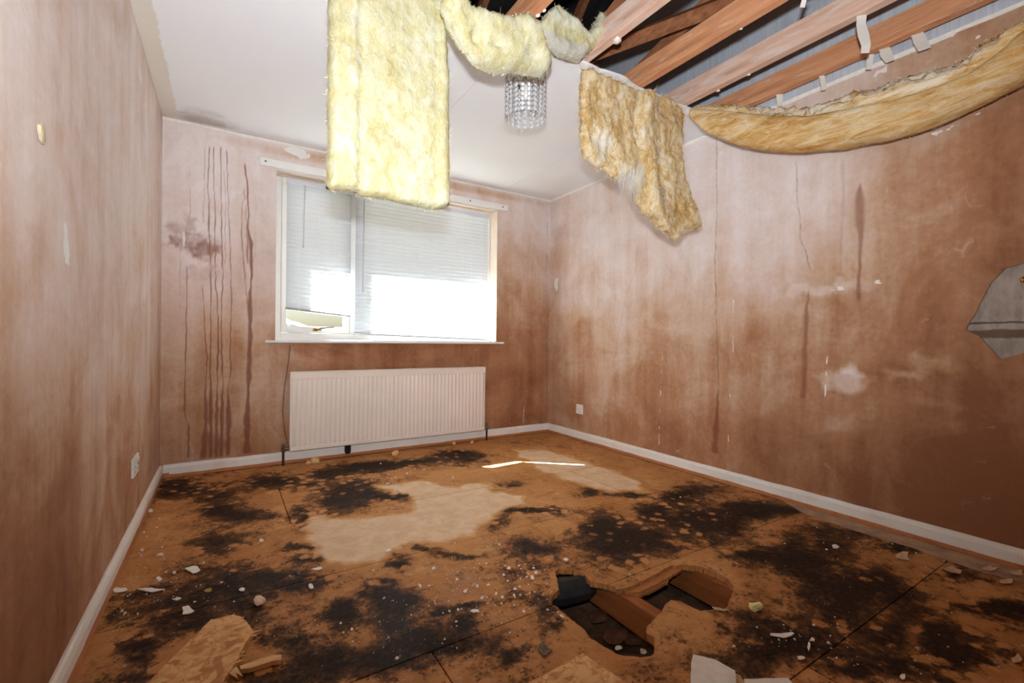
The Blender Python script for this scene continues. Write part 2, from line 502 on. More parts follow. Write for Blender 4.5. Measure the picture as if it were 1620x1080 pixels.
def wool(name, stops, grey, st=(1, 1, .6)):
    b = NB(name); p = b.pos(); r, g, d, a = b.mask()
    p2 = b.scale(p, *st)
    n1 = b.noise(p2, 9, 5, .6, .5); n2 = b.noise(p2, 34, 6, .72, .8); n3 = b.noise(p2, 140, 3, .7)
    f = b.math('ADD', b.math('MULTIPLY', b.math('SUBTRACT', n1, .5), .75), b.math('MULTIPLY', b.math('SUBTRACT', n2, .5), 1.1))
    c = b.ramp(b.math('ADD', f, .52), stops)
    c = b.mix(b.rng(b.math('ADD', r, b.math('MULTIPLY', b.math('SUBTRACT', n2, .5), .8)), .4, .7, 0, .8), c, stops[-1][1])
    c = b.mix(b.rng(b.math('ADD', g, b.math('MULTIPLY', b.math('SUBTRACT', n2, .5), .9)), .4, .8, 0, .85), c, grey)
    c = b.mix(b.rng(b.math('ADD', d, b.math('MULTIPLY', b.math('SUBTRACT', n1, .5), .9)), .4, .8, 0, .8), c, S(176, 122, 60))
    c = b.mix(b.rng(n3, .62, .7, 0, .35), c, tuple(min(1, q*1.25) for q in stops[-1][1]))
    c = b.mix(b.rng(b.voro(p, 16), .02, .01, 0, .8), c, S(70, 62, 48))
    h = b.math('ADD', b.math('MULTIPLY', n2, .6), b.math('ADD', b.math('MULTIPLY', n3, .25), b.math('MULTIPLY', n1, .4)))
    return b.done(b.pbr(c, .95, b.bump(h, .8, .014), spec=.05))
MAT['wool_y'] = wool('yellow_glass_wool', [(.2, S(184, 166, 112)), (.42, S(202, 190, 142)), (.58, S(211, 204, 168)), (.8, S(221, 217, 198))], S(196, 192, 182))
MAT['wool_b'] = wool('browned_glass_wool', [(.2, S(172, 128, 70)), (.42, S(210, 172, 114)), (.56, S(230, 206, 162)), (.78, S(244, 237, 222))], S(178, 166, 148))
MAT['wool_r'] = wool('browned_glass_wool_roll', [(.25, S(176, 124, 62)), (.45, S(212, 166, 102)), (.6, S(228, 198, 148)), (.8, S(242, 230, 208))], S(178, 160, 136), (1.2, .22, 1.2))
MAT['fibre_y'] = plain('yellow_wool_fibre', S(244, 236, 200), .95)
MAT['fibre_b'] = plain('brown_wool_fibre', S(232, 208, 168), .95)
MAT['fibre_w'] = plain('white_wool_fibre', S(240, 234, 222), .95)

def osb(name):
    b = NB(name); p = b.pos(True)
    w = b.n('VectorMath', {0: p, 1: b.n('TexNoise', {'Vector': p, 'Scale': 9.0, 'Detail': 2.0}).outputs['Color']}, operation='MULTIPLY_ADD')
    w.inputs[1].default_value = (1, 1, 1); b.t.links.new(b.scale(b.n('TexNoise', {'Vector': p, 'Scale': 14.0, 'Detail': 2.0}).outputs['Color'], .05, .05, .05), w.inputs[2]); b.t.links.remove(w.inputs[1].links[0]); w.inputs[1].default_value = (1, 1, 1)
    va = b.n('TexVoronoi', {'Vector': b.scale(w.outputs[0], 24, 62, 20), 'Scale': 1.0}); vb = b.n('TexVoronoi', {'Vector': b.scale(w.outputs[0], 58, 26, 20, (3, 1, 0)), 'Scale': 1.0})
    ha = b.n('SeparateColor', {0: va.outputs['Color']}).outputs[0]; hb = b.n('SeparateColor', {0: vb.outputs['Color']}).outputs[0]
    h = b.math('ADD', b.math('MULTIPLY', ha, .55), b.math('MULTIPLY', hb, .45))
    c = b.ramp(h, [(.15, S(186, 126, 72)), (.4, S(220, 166, 106)), (.6, S(234, 190, 132)), (.85, S(206, 142, 84))])
    c = b.mix(b.rng(b.noise(p, 16, 6, .7), .52, .68, 0, .5), c, S(190, 124, 70))
    c = b.mix(b.rng(b.noise(p, 60, 4), .6, .75, 0, .4), c, S(244, 212, 160))
    return b.done(b.pbr(c, .7, b.bump(h, .2, .003), spec=.25))
MAT['osb'] = osb('oriented_strand_board')
def crystal(name):
    b = NB(name)
    fr = b.n('LayerWeight', {'Blend': .5}).outputs['Facing']
    t = b.n('BsdfTransparent', {0: (.86, .86, .88)}).outputs[0]
    g = b.n('BsdfGlossy', {0: (.95, .95, .97), 'Roughness': .14}).outputs[0]
    d = b.n('BsdfDiffuse', {0: b.mix(b.rng(fr, .35, .8), (.92, .92, .94), (.34, .33, .34))}).outputs[0]  # refraction darkening painted in: bead colour goes grey towards the rims
    a = b.n('MixShader', {0: .72, 1: g, 2: d}).outputs[0]
    return b.done(b.n('MixShader', {0: .80, 1: t, 2: a}).outputs[0])
MAT['crystal'] = crystal('acrylic_crystal')

# ================================================================ THE SETTING
def gauss_field(pts, u, z, sig=.42):
    num = np.zeros(u.shape); den = np.zeros(u.shape) + 1e-9
    for (a, b, v) in pts:
        w = np.exp(-((u-a)**2 + (z-b)**2)/(2*sig*sig)) + 1e-6
        num += w*v; den += w
    return num/den
def strokes(u, z, lines):
    """near-vertical run marks: (list of (u, z), list of widths, strength)"""
    out = np.zeros(u.shape)
    for pts, wid, st in lines:
        pts = sorted(pts, key=lambda q: q[1])
        zz = [q[1] for q in pts]; uu = [q[0] for q in pts]
        c = np.interp(z, zz, uu) + (vnoise(z*26 + 31*uu[0], z*0+uu[0]*50, 1)-.5)*.007
        w = np.interp(z, zz, wid[::-1] if len(wid) == len(pts) else np.linspace(wid[-1], wid[0], len(pts)))
        w = w*(.5 + .9*vnoise(z*14 + 7*uu[0], z*0+3, 2))
        k = np.clip(1.35 - np.abs(u-c)/np.maximum(w, 1e-4), 0, 1)
        k *= np.clip((z-zz[0])/.015 + .3, 0, 1)*np.clip((zz[-1]-z)/.03 + .2, 0, 1)
        out = np.maximum(out, k*st)
    return out
def blob(u, z, c, rx, rz, soft=.35):
    d = np.hypot((u-c[0])/rx, (z-c[1])/rz)
    return np.clip((1-d)/soft + .5, 0, 1)
def grid_wall(name, us, zs, to, skip, mask, mat, thick, nrm):
    U, Z = np.meshgrid(us, zs)
    V = to(U.ravel(), Z.ravel())
    nu, nz = len(us), len(zs)
    i, j = np.meshgrid(np.arange(nu-1), np.arange(nz-1))
    uc = (us[:-1]+us[1:])/2; zc = (zs[:-1]+zs[1:])/2
    keep = ~skip(*np.meshgrid(uc, zc)).ravel()
    a = (j*nu+i).ravel()[keep]
    F = np.stack([a, a+1, a+nu+1, a+nu], 1)
    return V, F, U.ravel(), Z.ravel()

# ---- back wall
WX0, WX1, WZ0, WZ1 = .642, 2.446, .880, 2.080
us = np.unique(np.concatenate([np.linspace(0, WX0, 161), np.linspace(WX0, WX1, 200), np.linspace(WX1, W, 100)]))
zs = np.unique(np.concatenate([np.linspace(0, WZ0, 60), np.linspace(WZ0, WZ1, 80), np.linspace(WZ1, H, 30)]))
V, F, U, Z = grid_wall('wall_back', us, zs, lambda u, z: np.stack([u, u*0, z], 1),
                       lambda u, z: (u > WX0) & (u < WX1) & (z > WZ0) & (z < WZ1), None, None, 0, 0)
bp = lambda x, y: tuple(ba_(x, y)[[0, 2]])
damp = gauss_field([bp(*q[:2])+(q[2],) for q in [(300,230,.08),(400,240,.08),(600,250,.12),(300,330,.14),(300,430,.2),(300,520,.45),(300,620,.6),
    (300,700,.68),(400,330,.12),(410,430,.25),(410,530,.5),(400,640,.62),(500,565,.82),(650,560,.9),(760,560,.88),(820,310,.18),(850,340,.1),(820,380,.3),
    (850,420,.35),(820,470,.6),(850,540,.75),(820,620,.85),(600,640,.8),(430,700,.7)]], U, Z, .17)
bz = lambda zx, zy: bp(250+zx/7.716, 280+zy/7.716)      # upper drip close-up
bl = lambda zx, zy: bp(250+zx/3.178, 400+zy/3.178)      # lower drip close-up
D = [
 ([bz(385,-150), bz(388,430), bl(110,10), bl(112,300)], [.002,.003,.003,.002], .55),
 ([bl(145,60), bl(143,300), bl(140,500), bl(133,800), bl(155,880), bl(152,1035)], [.003,.004,.004,.005,.006,.006], .8),
 ([bz(570,-380), bz(568,60), bz(555,250), bz(555,560)], [.003]*4, .6),
 ([bl(225,160), bl(232,350), bl(246,520), bl(238,700), bl(240,850), bl(228,1035)], [.003,.004,.004,.006,.014,.02], .85),
 ([bz(630,-390), bz(605,110), bz(628,300), bz(620,560), bl(265,60), bl(265,420), bl(262,560), bl(266,700), bl(264,860), bl(266,1030)], [.003,.004,.004,.005,.004,.004,.004,.009,.013,.012], .9),
 ([bz(675,-390), bz(680,120), bz(695,330), bz(700,900), bl(290,150), bl(303,350), bl(302,480), bl(297,700), bl(293,870), bl(292,1030)], [.003,.003,.004,.003,.004,.005,.006,.005,.012,.014], .85),
 ([bz(770,-390), bz(768,200), bz(775,700), bl(325,110), bl(318,330), bl(320,500), bl(326,660), bl(320,830), bl(318,1030)], [.003,.003,.004,.004,.004,.005,.005,.012,.013], .9),
 ([bz(800,-100), bz(825,250), bz(815,640), bz(825,960), bl(325,110)], [.003]*5, .6),
 ([bz(840,-350), bz(855,200), bz(870,640), bz(882,950), bl(370,250), bl(362,480), bl(366,600), bl(352,690), bl(355,850), bl(350,1020)], [.003,.003,.003,.003,.004,.004,.004,.005,.018,.012], .85),
 ([bz(1060,-180), bz(1100,180), bz(1095,330), bz(1112,470), bz(1092,600), bz(1135,800), bz(1140,1000), bl(472,100), bl(462,230), bl(462,300), bl(465,400), bl(458,560), bl(458,640), bl(450,740), bl(447,900), bl(446,1010)],
  [.004,.006,.006,.006,.006,.012,.011,.006,.012,.018,.016,.014,.013,.014,.018,.022], 1.0),
 ([bz(1062,120), bz(1048,190), bz(1070,260), bz(1025,310), bz(1022,560), bz(1025,840), bz(1045,1000), bl(440,150), bl(450,260)], [.003,.004,.004,.003,.004,.004,.004,.004,.003], .75),
 ([bz(1068,300), bz(1080,600), bz(1095,800), bz(1090,960), bl(455,60)], [.002,.003,.005,.009,.003], .7),
 ([bz(1170,150), bz(1195,330), bz(1180,560), bz(1190,840), bz(1165,1050)], [.003]*5, .4),
]
drip = strokes(U, Z, D)
for (x, y, rx, ry, s) in [(285,363,17,13,.55),(310,385,24,16,.75),(322,395,18,13,.9),(280,383,13,7,.8),(300,355,10,16,.5),(320,432,22,12,.4),(332,412,6,20,.5)]:
    c = bp(x, y); k = depth(ba_(x, y))/FPX
    drip = np.maximum(drip, s*blob(U+fbm(U*30, Z*30, 5, 0, .65)*.13, Z+fbm(U*30, Z*30, 5, 1, .65)*.10, c, rx*k*1.2, ry*k*1.1, .8)*(.75+.8*fbm(U*40, Z*40, 4, 2)))
crk = strokes(U, Z, [([bp(866,350), bp(865,500), bp(863,672)], [.003,.003,.004], .8)])
wht = np.zeros(U.shape)
wht = np.maximum(wht, np.clip((Z-(H-.020))/.008 + .5, 0, 1)*(.62+.5*fbm(U*5, Z*3, 3)))
wht = np.maximum(wht, blob(U+fbm(U*25, Z*25, 4, 2)*.10, Z+fbm(U*25, Z*25, 4, 3)*.07, bp(472, 241), .10, .045, .8)*.66)
wht = np.maximum(wht, blob(U, Z, bp(291, 378), .006, .05, .6)*.9)
wht = np.maximum(wht, strokes(U, Z, [([bp(829,640), bp(828,672)], [.004,.004], .7), ([bp(753,546), bp(753,556)], [.005]*2, .8), ([bp(537,700), bp(537,712)], [.004]*2, .4)]))
# torn brown paper strip along the top of the wall
damp = damp + .28*blob(U, Z, (1.9, H-.055), .9, .03, .8) + .25*blob(U, Z, (.9, H-.06), .5, .04, .8)
me = mesh('wall_back', V, F[:, ::-1] if False else F)
setmask(me, np.stack([damp, wht, drip, crk], 1))
wall_back = mobj('wall_back', me, MAT['plaster'])
tag(wall_back, 'stained bare plaster wall with the window in it', 'wall', kind='structure')
# outer leaf, window reveals
oc = MB()
for a, b in [((-.25,.20,-.3),(WX0,.30,2.5)), ((WX1,.20,-.3),(W+.25,.30,2.5)), ((WX0,.20,-.3),(WX1,.30,WZ0)), ((WX0,.20,WZ1),(WX1,.30,2.5))]:
    oc.box(a, b)
oc.build('outer_leaf', MAT['render_wall'], wall_back)
rv = MB()
rv.box((WX0-.02,.001,WZ0-.02),(WX0,.20,WZ1+.02)); rv.box((WX1,.001,WZ0-.02),(WX1+.02,.20,WZ1+.02)); rv.box((WX0,.001,WZ1),(WX1,.20,WZ1+.02)); rv.box((WX0,.001,WZ0-.02),(WX1,.20,WZ0))
MAT['reveal'] = plain('reveal_plaster', S(232, 214, 198), .8, 0, .06, 6)
rv.build('window_reveal', MAT['reveal'], wall_back)

# ---- right wall, with the knocked-out patch near the door
rp = lambda x, y: tuple(ri_(x, y)[[1, 2]])
hole_r = rough([rp(1528,522), rp(1545,490), rp(1568,447), rp(1590,424), rp(1620,416), (-3.30, 1.20), (-3.34, 1.0), (-3.25, .90), rp(1618,558), rp(1583,568), rp(1548,530)], .02, .003, 1, 40)
ycut = -2.93
us = np.unique(np.concatenate([np.linspace(0, ycut, 700), [0]]))
zs = np.linspace(0, H, 150)
V1, F1, U1, Z1 = grid_wall('', us, zs, lambda u, z: np.stack([u*0+W, u, z], 1), lambda u, z: u > 1, None, None, 0, 0)
T2, Tt, Tb = tri_region(rough([(YF, 0), (ycut, 0), (ycut, H), (YF, H)], .02, 0), [hole_r], .022)
V2 = np.stack([T2[:, 0]*0+W, T2[:, 0], T2[:, 1]], 1)
U = np.concatenate([U1, T2[:, 0]]); Z = np.concatenate([Z1, T2[:, 1]])
V = np.concatenate([V1, V2]); F = [tuple(q) for q in F1.tolist()] + [tuple(reversed([i+len(V1) for i in t])) for t in Tt.tolist()]
# broken edge thickness
nb = len(V); ex = []
for k, (a, b) in enumerate(Tb):
    pa, pb = T2[a], T2[b]
    if min(abs(pa[0]-ycut), abs(pa[0]-YF), abs(pa[1]), abs(pa[1]-H)) < 1e-4 and min(abs(pb[0]-ycut), abs(pb[0]-YF), abs(pb[1]), abs(pb[1]-H)) < 1e-4: continue
    ex += [(W+.014, pa[0], pa[1]), (W+.014, pb[0], pb[1])]
    F.append((a+len(V1), b+len(V1), nb+len(ex)-1, nb+len(ex)-2))
V = np.concatenate([V, np.array(ex)]); U = np.concatenate([U, np.array(ex)[:, 1]]); Z = np.concatenate([Z, np.array(ex)[:, 2]])
damp = gauss_field([rp(*q[:2])+(q[2],) for q in [(900,330,.2),(960,330,.14),(1080,300,.1),(1200,260,.06),(1300,250,.1),(1150,380,.16),(1260,330,.12),(1000,420,.2),(900,430,.34),
    (1330,360,.28),(1240,420,.38),(1120,470,.42),(1000,520,.48),(890,540,.62),(930,610,.62),(1050,600,.68),(1200,580,.72),(1340,470,.6),(1400,350,.58),(1400,200,.5),(1300,170,.3),(1480,130,.6),
    (1500,300,.8),(1600,250,.85),(1560,480,.85),(1500,600,.82),(1320,620,.72),(1200,720,.86),(1050,700,.82),(1350,760,.92),(1500,760,1.0),(1600,800,1.05),(1600,640,.95),(920,670,.7)]], U, Z, .16)
damp = damp + (Z < 0)*0
rz4 = lambda zx, zy: rp(1220+zx/2.7, 240+zy/2.7)
drip = strokes(U, Z, [
 ([rz4(380,125), rz4(378,230), rz4(383,400), rz4(375,540), rz4(372,640)], [.004,.026,.016,.014,.01], .62),
 ([rz4(163,580), rz4(150,680), rz4(146,800), rz4(140,1000), rz4(138,1060)], [.004,.016,.016,.018,.014], .6),
 ([rz4(150,680), rz4(110,840), rz4(95,900)], [.004,.006,.012], .35),
 ([rp(1136,620), rp(1133,680), rp(1130,718)], [.003,.022,.026], .8),
 ([rz4(305,20), rz4(308,200), rz4(295,520)], [.012,.012,.008], .3),
 ([rz4(248,200), rz4(240,420)], [.014,.01], .22),
 ([rz4(285,560), rz4(280,800)], [.014,.012], .3),
 ([rz4(420,560), rz4(415,820)], [.014,.012], .2),
 ([rp(1396,130), rp(1394,190)], [.02,.012], .3),
])
crk = strokes(U, Z, [
 ([rp(1134,190), rp(1134,330), rp(1131,420), rp(1134,520), rp(1137,610), rp(1136,640)], [.0028]*6, .8),
 ([rp(1135,230), rp(1133,300)], [.003]*2, .5),
 ([rz4(105,30), rz4(113,200), rz4(125,290), rz4(123,370), rz4(150,430), rz4(172,520)], [.003]*6, .7),
 ([rp(1010,385), rp(1007,420), rp(990,470), rp(980,520), rp(970,580), rp(975,648)], [.003]*6, .5),
 ([rp(1502,800), rp(1500,835)], [.002]*2, .5),
])
wht = np.clip((Z-(H-.022))/.008 + .5, 0, 1)*(.75+.3*fbm(U*4, Z*3, 3))
for (pts, w) in [([(1160,460),(1160,530),(1159,560)],.004), ([(1156,590),(1154,660),(1150,745)],.004), ([(1049,545),(1046,600),(1042,710)],.004), ([(960,625),(957,690)],.003), ([(946,678),(942,700)],.006),
                 ([(1310,560),(1306,600),(1305,640)],.005), ([(1515,660),(1513,720),(1512,800)],.003), ([(913,315),(913,335)],.004), ([(1546,45),(1546,66)],.012)]:
    wht = np.maximum(wht, strokes(U, Z, [([rp(*q) for q in pts], [w]*len(pts), .62)])*np.clip((vnoise(Z*34+U*9, U*3, 2)-.32)*4, 0, 1.15))
for (x, y, ry, rz, s) in [(1336,602,.085,.06,.45),(1352,585,.04,.03,.4),(1430,590,.09,.02,.25),(1480,572,.09,.04,.25),(1300,460,.2,.03,.25),(1490,640,.08,.02,.15)]:
    c = rp(x, y); damp = damp - s*blob(U+fbm(U*18, Z*18, 4, 2)*.12, Z+fbm(U*18, Z*18, 4, 3)*.10, c, ry, rz, .8)
for (x, y, ry, rz, s) in [(880,450,.03,.07,.9),(1478,212,.03,.02,.6),(1500,205,.02,.02,.6),(1545,185,.03,.015,.55),(1326,460,.04,.012,.6),(1390,448,.03,.012,.5),
                          (1395,112,.03,.02,.8)]:
    c = rp(x, y); wht = np.maximum(wht, s*blob(U+fbm(U*18, Z*18, 3, 2)*.08, Z+fbm(U*18, Z*18, 3, 3)*.06, c, ry, rz, .7))
me = mesh('wall_right', V, F)
setmask(me, np.stack([damp, wht, drip, crk], 1))
wall_right = mobj('wall_right', me, MAT['plaster'])
tag(wall_right, 'right plaster wall, rust brown below and pale above, with cracks', 'wall', kind='structure')
def exposed(name):
    b = NB(name); p = b.pos()
    n = b.noise(b.scale(p, 1, 1, .5), 30, 5, .65)
    c = b.mix(b.rng(n, .3, .7), S(150, 138, 128), S(178, 164, 152))
    z = b.n('SeparateXYZ', {0: p}).outputs[2]
    q = b.math('ADD', z, b.math('MULTIPLY', b.math('SUBTRACT', b.noise(p, 9, 4), .5), .03))
    band = b.math('MULTIPLY', b.rng(q, .925, .935), b.rng(q, .968, .958))
    c = b.mix(b.math('MULTIPLY', band, .8), c, S(96, 70, 46))
    ln = b.math('MULTIPLY', b.rng(q, .986, .990), b.rng(q, .998, .994))
    c = b.mix(b.math('MULTIPLY', ln, .8), c, S(70, 60, 54))
    return b.done(b.pbr(c, .9, b.bump(n, .5, .01), spec=.15))
MAT['exposed'] = exposed('exposed_grey_board')
MB().box((W+.012, -3.45, .72), (W+.03, -2.9, 1.35)).build('exposed_backing_board', MAT['exposed'], wall_right)
MB().box((W+.03, YF-.2, -.3), (W+.15, .30, H+.02)).build('wall_core', MAT['render_wall'], wall_right)
MB().box((W+.004, YF-.2, H), (W+.15, .30, 6.0)).build('gable_board', MAT['gable'], wall_right)

# ---- left wall
lp = lambda x, y: tuple(le_(x, y)[[1, 2]])
us = np.linspace(YF, 0, 190); zs = np.linspace(0, H, 110)
V, F, U, Z = grid_wall('', us, zs, lambda u, z: np.stack([u*0, u, z], 1), lambda u, z: u > 1, None, None, 0, 0)
damp = gauss_field([lp(*q[:2])+(q[2],) for q in [(20,60,.18),(150,60,.18),(100,250,.2),(220,250,.18),(20,350,.26),(150,400,.28),(230,400,.26),(20,600,.36),(150,600,.4),(230,600,.42),
    (20,750,.6),(150,750,.62),(60,860,.85),(130,850,.85),(10,1000,.9),(60,980,.95),(205,790,.68),(235,700,.55)]], U, Z, .2)
drip = np.zeros(U.shape)
for (x, y, ry, rz, s) in [(120,850,.14,.22,.3),(60,950,.14,.16,.32)]:
    drip = np.maximum(drip, s*blob(U+fbm(U*9, Z*3, 3)*.2, Z+fbm(U*6, Z*6, 3, 1)*.1, lp(x, y), ry, rz, .9))
wht = np.zeros(U.shape)
for (x, y, ry, rz, s) in [(105,385,.03,.05,.9),(62,207,.03,.03,.5),(104,360,.012,.03,.8),(143,880,.012,.06,.5),(85,765,.01,.01,.7),(222,120,.05,.03,.6),(228,180,.02,.08,.5)]:
    wht = np.maximum(wht, s*blob(U+fbm(U*20, Z*20, 3, 2)*.05, Z+fbm(U*20, Z*20, 3, 3)*.05, lp(x, y), ry, rz, .7))
me = mesh('wall_left', V, F[:, ::-1])
setmask(me, np.stack([damp, wht, drip, U*0], 1))
wall_left = mobj('wall_left', me, MAT['plaster'])
tag(wall_left, 'left plaster wall, streaked beige and brown', 'wall', kind='structure')
MB().box((-.12, YF-.2, -.3), (-.004, .30, 6.0)).build('wall_core', MAT['render_wall'], wall_left)
# wall behind the photographer
me = mesh('wall_front', [(0,YF,0),(W,YF,0),(W,YF,6),(0,YF,6)], [(0,1,2,3)])
setmask(me, np.array([[.5,0,0,0]]*4))
wf = mobj('wall_front', me, MAT['plaster'])
tag(wf, 'plain plaster wall behind the viewpoint', 'wall', kind='structure')

# ---- floor: chipboard sheets on joists over a void
HOLE = [fl_(*q)[:2] for q in [(878,904),(884,898),(905,900),(924,906),(933,918),(952,922),(972,927),(977,932),(1000,926),(1030,912),(1050,900),(1064,894),(1082,893),(1100,895),(1118,899),(1138,908),(1152,916),(1160,928),
    (1158,944),(1150,960),(1140,963),(1110,966),(1090,958),(1075,950),(1060,948),(1052,957),(1047,968),(1036,978),(1024,992),(1023,1001),(1033,1008),(1036,1028),(1030,1038),(1012,1040),(985,1037),(962,1026),(935,1010),(925,996),(905,980),(886,964),(873,954),(871,946),(884,932),(881,918)]]
HOLE = rough([tuple(q) for q in HOLE], .012, .006, 0, 60)
floor = empty('floor')
tag(floor, 'mould blackened chipboard floor with a hole broken through it', 'floor', kind='structure')
z5 = lambda x, y: (200+x/2.314, 700+y/2.314)
z6 = lambda x, y: (820+x/2.025, 760+y/2.025)
M5 = [(100,620,150,50,.55),(30,860,90,40,.55),(260,690,120,36,.55),(420,600,90,40,.5),(1180,190,60,12,.3),(180,170,80,35,.9),(330,180,120,30,.6),(350,255,80,35,1),(480,270,90,25,.7),(560,140,110,22,1),(740,110,50,15,1),(860,90,80,18,1),(950,80,60,12,1),(1060,70,60,12,1),(1220,50,80,22,1),(860,145,70,12,.6),
 (790,205,90,55,1),(900,190,60,20,.8),(1000,195,50,18,1),(640,280,35,50,.9),(690,410,60,16,1),(620,380,40,12,.9),(560,490,130,40,1),(350,350,90,40,.6),(330,480,140,60,.55),(250,570,120,40,.7),(380,540,100,50,.8),(60,560,60,24,.5),
 (150,660,150,50,.55),(40,750,60,36,.95),(980,445,55,28,1),(1080,385,80,10,.9),(1150,402,50,8,.6),(1250,405,70,10,.7),(960,510,40,10,1),(1000,570,65,36,1.1),(960,645,55,42,1.1),(900,555,50,20,.9),(790,610,40,28,1),(770,650,55,36,.8),
 (1080,700,80,42,1.1),(1160,605,28,20,1),(1220,660,34,40,1),(1130,730,100,26,1),(1250,590,50,14,.6),(900,780,110,46,1.1),(720,800,130,56,.95),(560,860,90,30,1),(1340,300,50,36,.6),(1370,250,40,16,.8),(1480,250,50,10,.9),
 (1460,370,70,30,.55),(1420,470,120,40,.4),(1480,570,100,45,.65),(1540,620,50,36,.5),(1560,100,36,7,.9),(1400,150,40,9,.8),(1360,780,50,50,.6),(1300,720,60,30,.4),(1560,660,50,24,.6),(500,700,120,40,.4),(600,740,100,50,.45)]
M6 = [(270,150,50,50,1),(330,195,110,46,.85),(420,190,70,36,.7),(40,100,50,9,.8),(220,40,40,14,.9),(350,48,60,9,.8),(130,90,60,12,.5),(440,95,50,20,.9),(510,50,40,22,.9),(570,70,40,36,.5),(560,125,90,26,1),(640,150,80,36,.8),
 (750,90,85,26,1.1),(600,30,80,22,.6),(860,95,60,14,.6),(50,210,60,28,.5),(780,240,70,26,1),(880,190,50,28,.8),(920,250,130,44,.95),(980,210,60,22,.7),(1050,345,110,46,1),(1180,335,70,46,1),(1080,170,120,18,.5),
 (1010,400,80,38,.9),(960,320,60,36,.8),(740,440,80,50,.5),(830,510,110,50,1),(900,530,90,46,1),(780,570,80,36,.6),(600,560,60,28,.45),(1000,460,80,28,.5),(1250,380,80,28,.9),(1280,430,60,18,.8),(1180,470,70,36,1),(1210,590,120,56,1),
 (1040,560,60,36,.55),(1370,500,46,56,1),(1450,570,70,46,1),(1410,540,60,56,.8),(1520,410,90,22,.95),(1600,430,60,26,.9),(1450,250,60,26,.7),(1430,310,70,18,.7),(1520,560,60,18,.45),(1100,620,100,28,.9),(700,620,100,28,.6),(1240,220,50,28,.6)]
BL = []
for lst, zf, kk in ((M5, z5, 2.314), (M6, z6, 2.025)):
    for (x, y, rx, ry, s) in lst:
        px, py = zf(x, y); c = fl_(px, py)[:2]
        ax = (fl_(px+rx/kk, py)[:2]-c); bx = (fl_(px, py+max(3, ry/kk*.9))[:2]-c)
        BL.append((c, np.linalg.inv(np.stack([ax, bx], 1)), s))
PALE = [[tuple(fl_(*z5(*q))[:2]) for q in [(930,155),(1080,140),(1200,158),(1300,150),(1340,175),(1440,195),(1440,222),(1380,232),(1325,262),(1265,330),(1180,358),(1050,375),(960,400),(900,452),(820,442),(740,420),(680,380),(645,350),(640,315),(690,280),(850,280),(950,275),(1030,250),(1060,215),(1030,182),(960,168)]],
        [tuple(fl_(*q)[:2]) for q in [(815,712),(870,713),(940,733),(1005,760),(1018,778),(960,778),(900,762),(860,746)]]]
GREY = [(1240,500,90,40,.6),(1180,560,70,40,.6),(1060,600,60,50,.45),(820,470,60,30,.3),(150,640,60,20,.35)]
def floor_mask(x, y):
    wx = x + fbm(x*6, y*6, 5, 0, .6)*.16; wy = y + fbm(x*6+50, y*6+20, 5, 1, .6)*.16
    k = np.zeros(x.shape)
    for c, M, s in BL:
        d = np.hypot(M[0, 0]*(wx-c[0])+M[0, 1]*(wy-c[1]), M[1, 0]*(wx-c[0])+M[1, 1]*(wy-c[1]))
        k = 1-(1-k)*(1-np.clip(s*1.0*np.exp(-d**2*.62), 0, .99))
    k = k*1.0 + fbm(x*3.2, y*3.2, 5, 2, .62)*.62 + fbm(x*13, y*13, 4, 3, .6)*.28 + .05 + .06*np.clip((-1.6-y)/.6, 0, 1)
    # the mask above also rises a little towards the viewpoint
    pale = np.zeros(x.shape)
    for pg in PALE:
        sd = np.where(inpoly(wx, wy, pg), 1, -1)*polydist(wx, wy, pg)
        pale = np.maximum(pale, np.clip(.5+sd/.09, 0, 1))
    k = k - pale*.8
    g = np.zeros(x.shape)
    for (a, b, rx, ry, s) in GREY:
        px, py = z5(a, b); c = fl_(px, py)[:2]
        g = np.maximum(g, s*np.exp(-((x-c[0])**2+(y-c[1])**2)/(2*.10**2)))
    return k, pale, g
TH = .022
rows = [0, -.58, -1.18, -1.78, -2.38, -2.98, -3.58, YF]
joints = [[1.92], [.62], [2.36], [1.604], [.853], [1.72], [.5]]
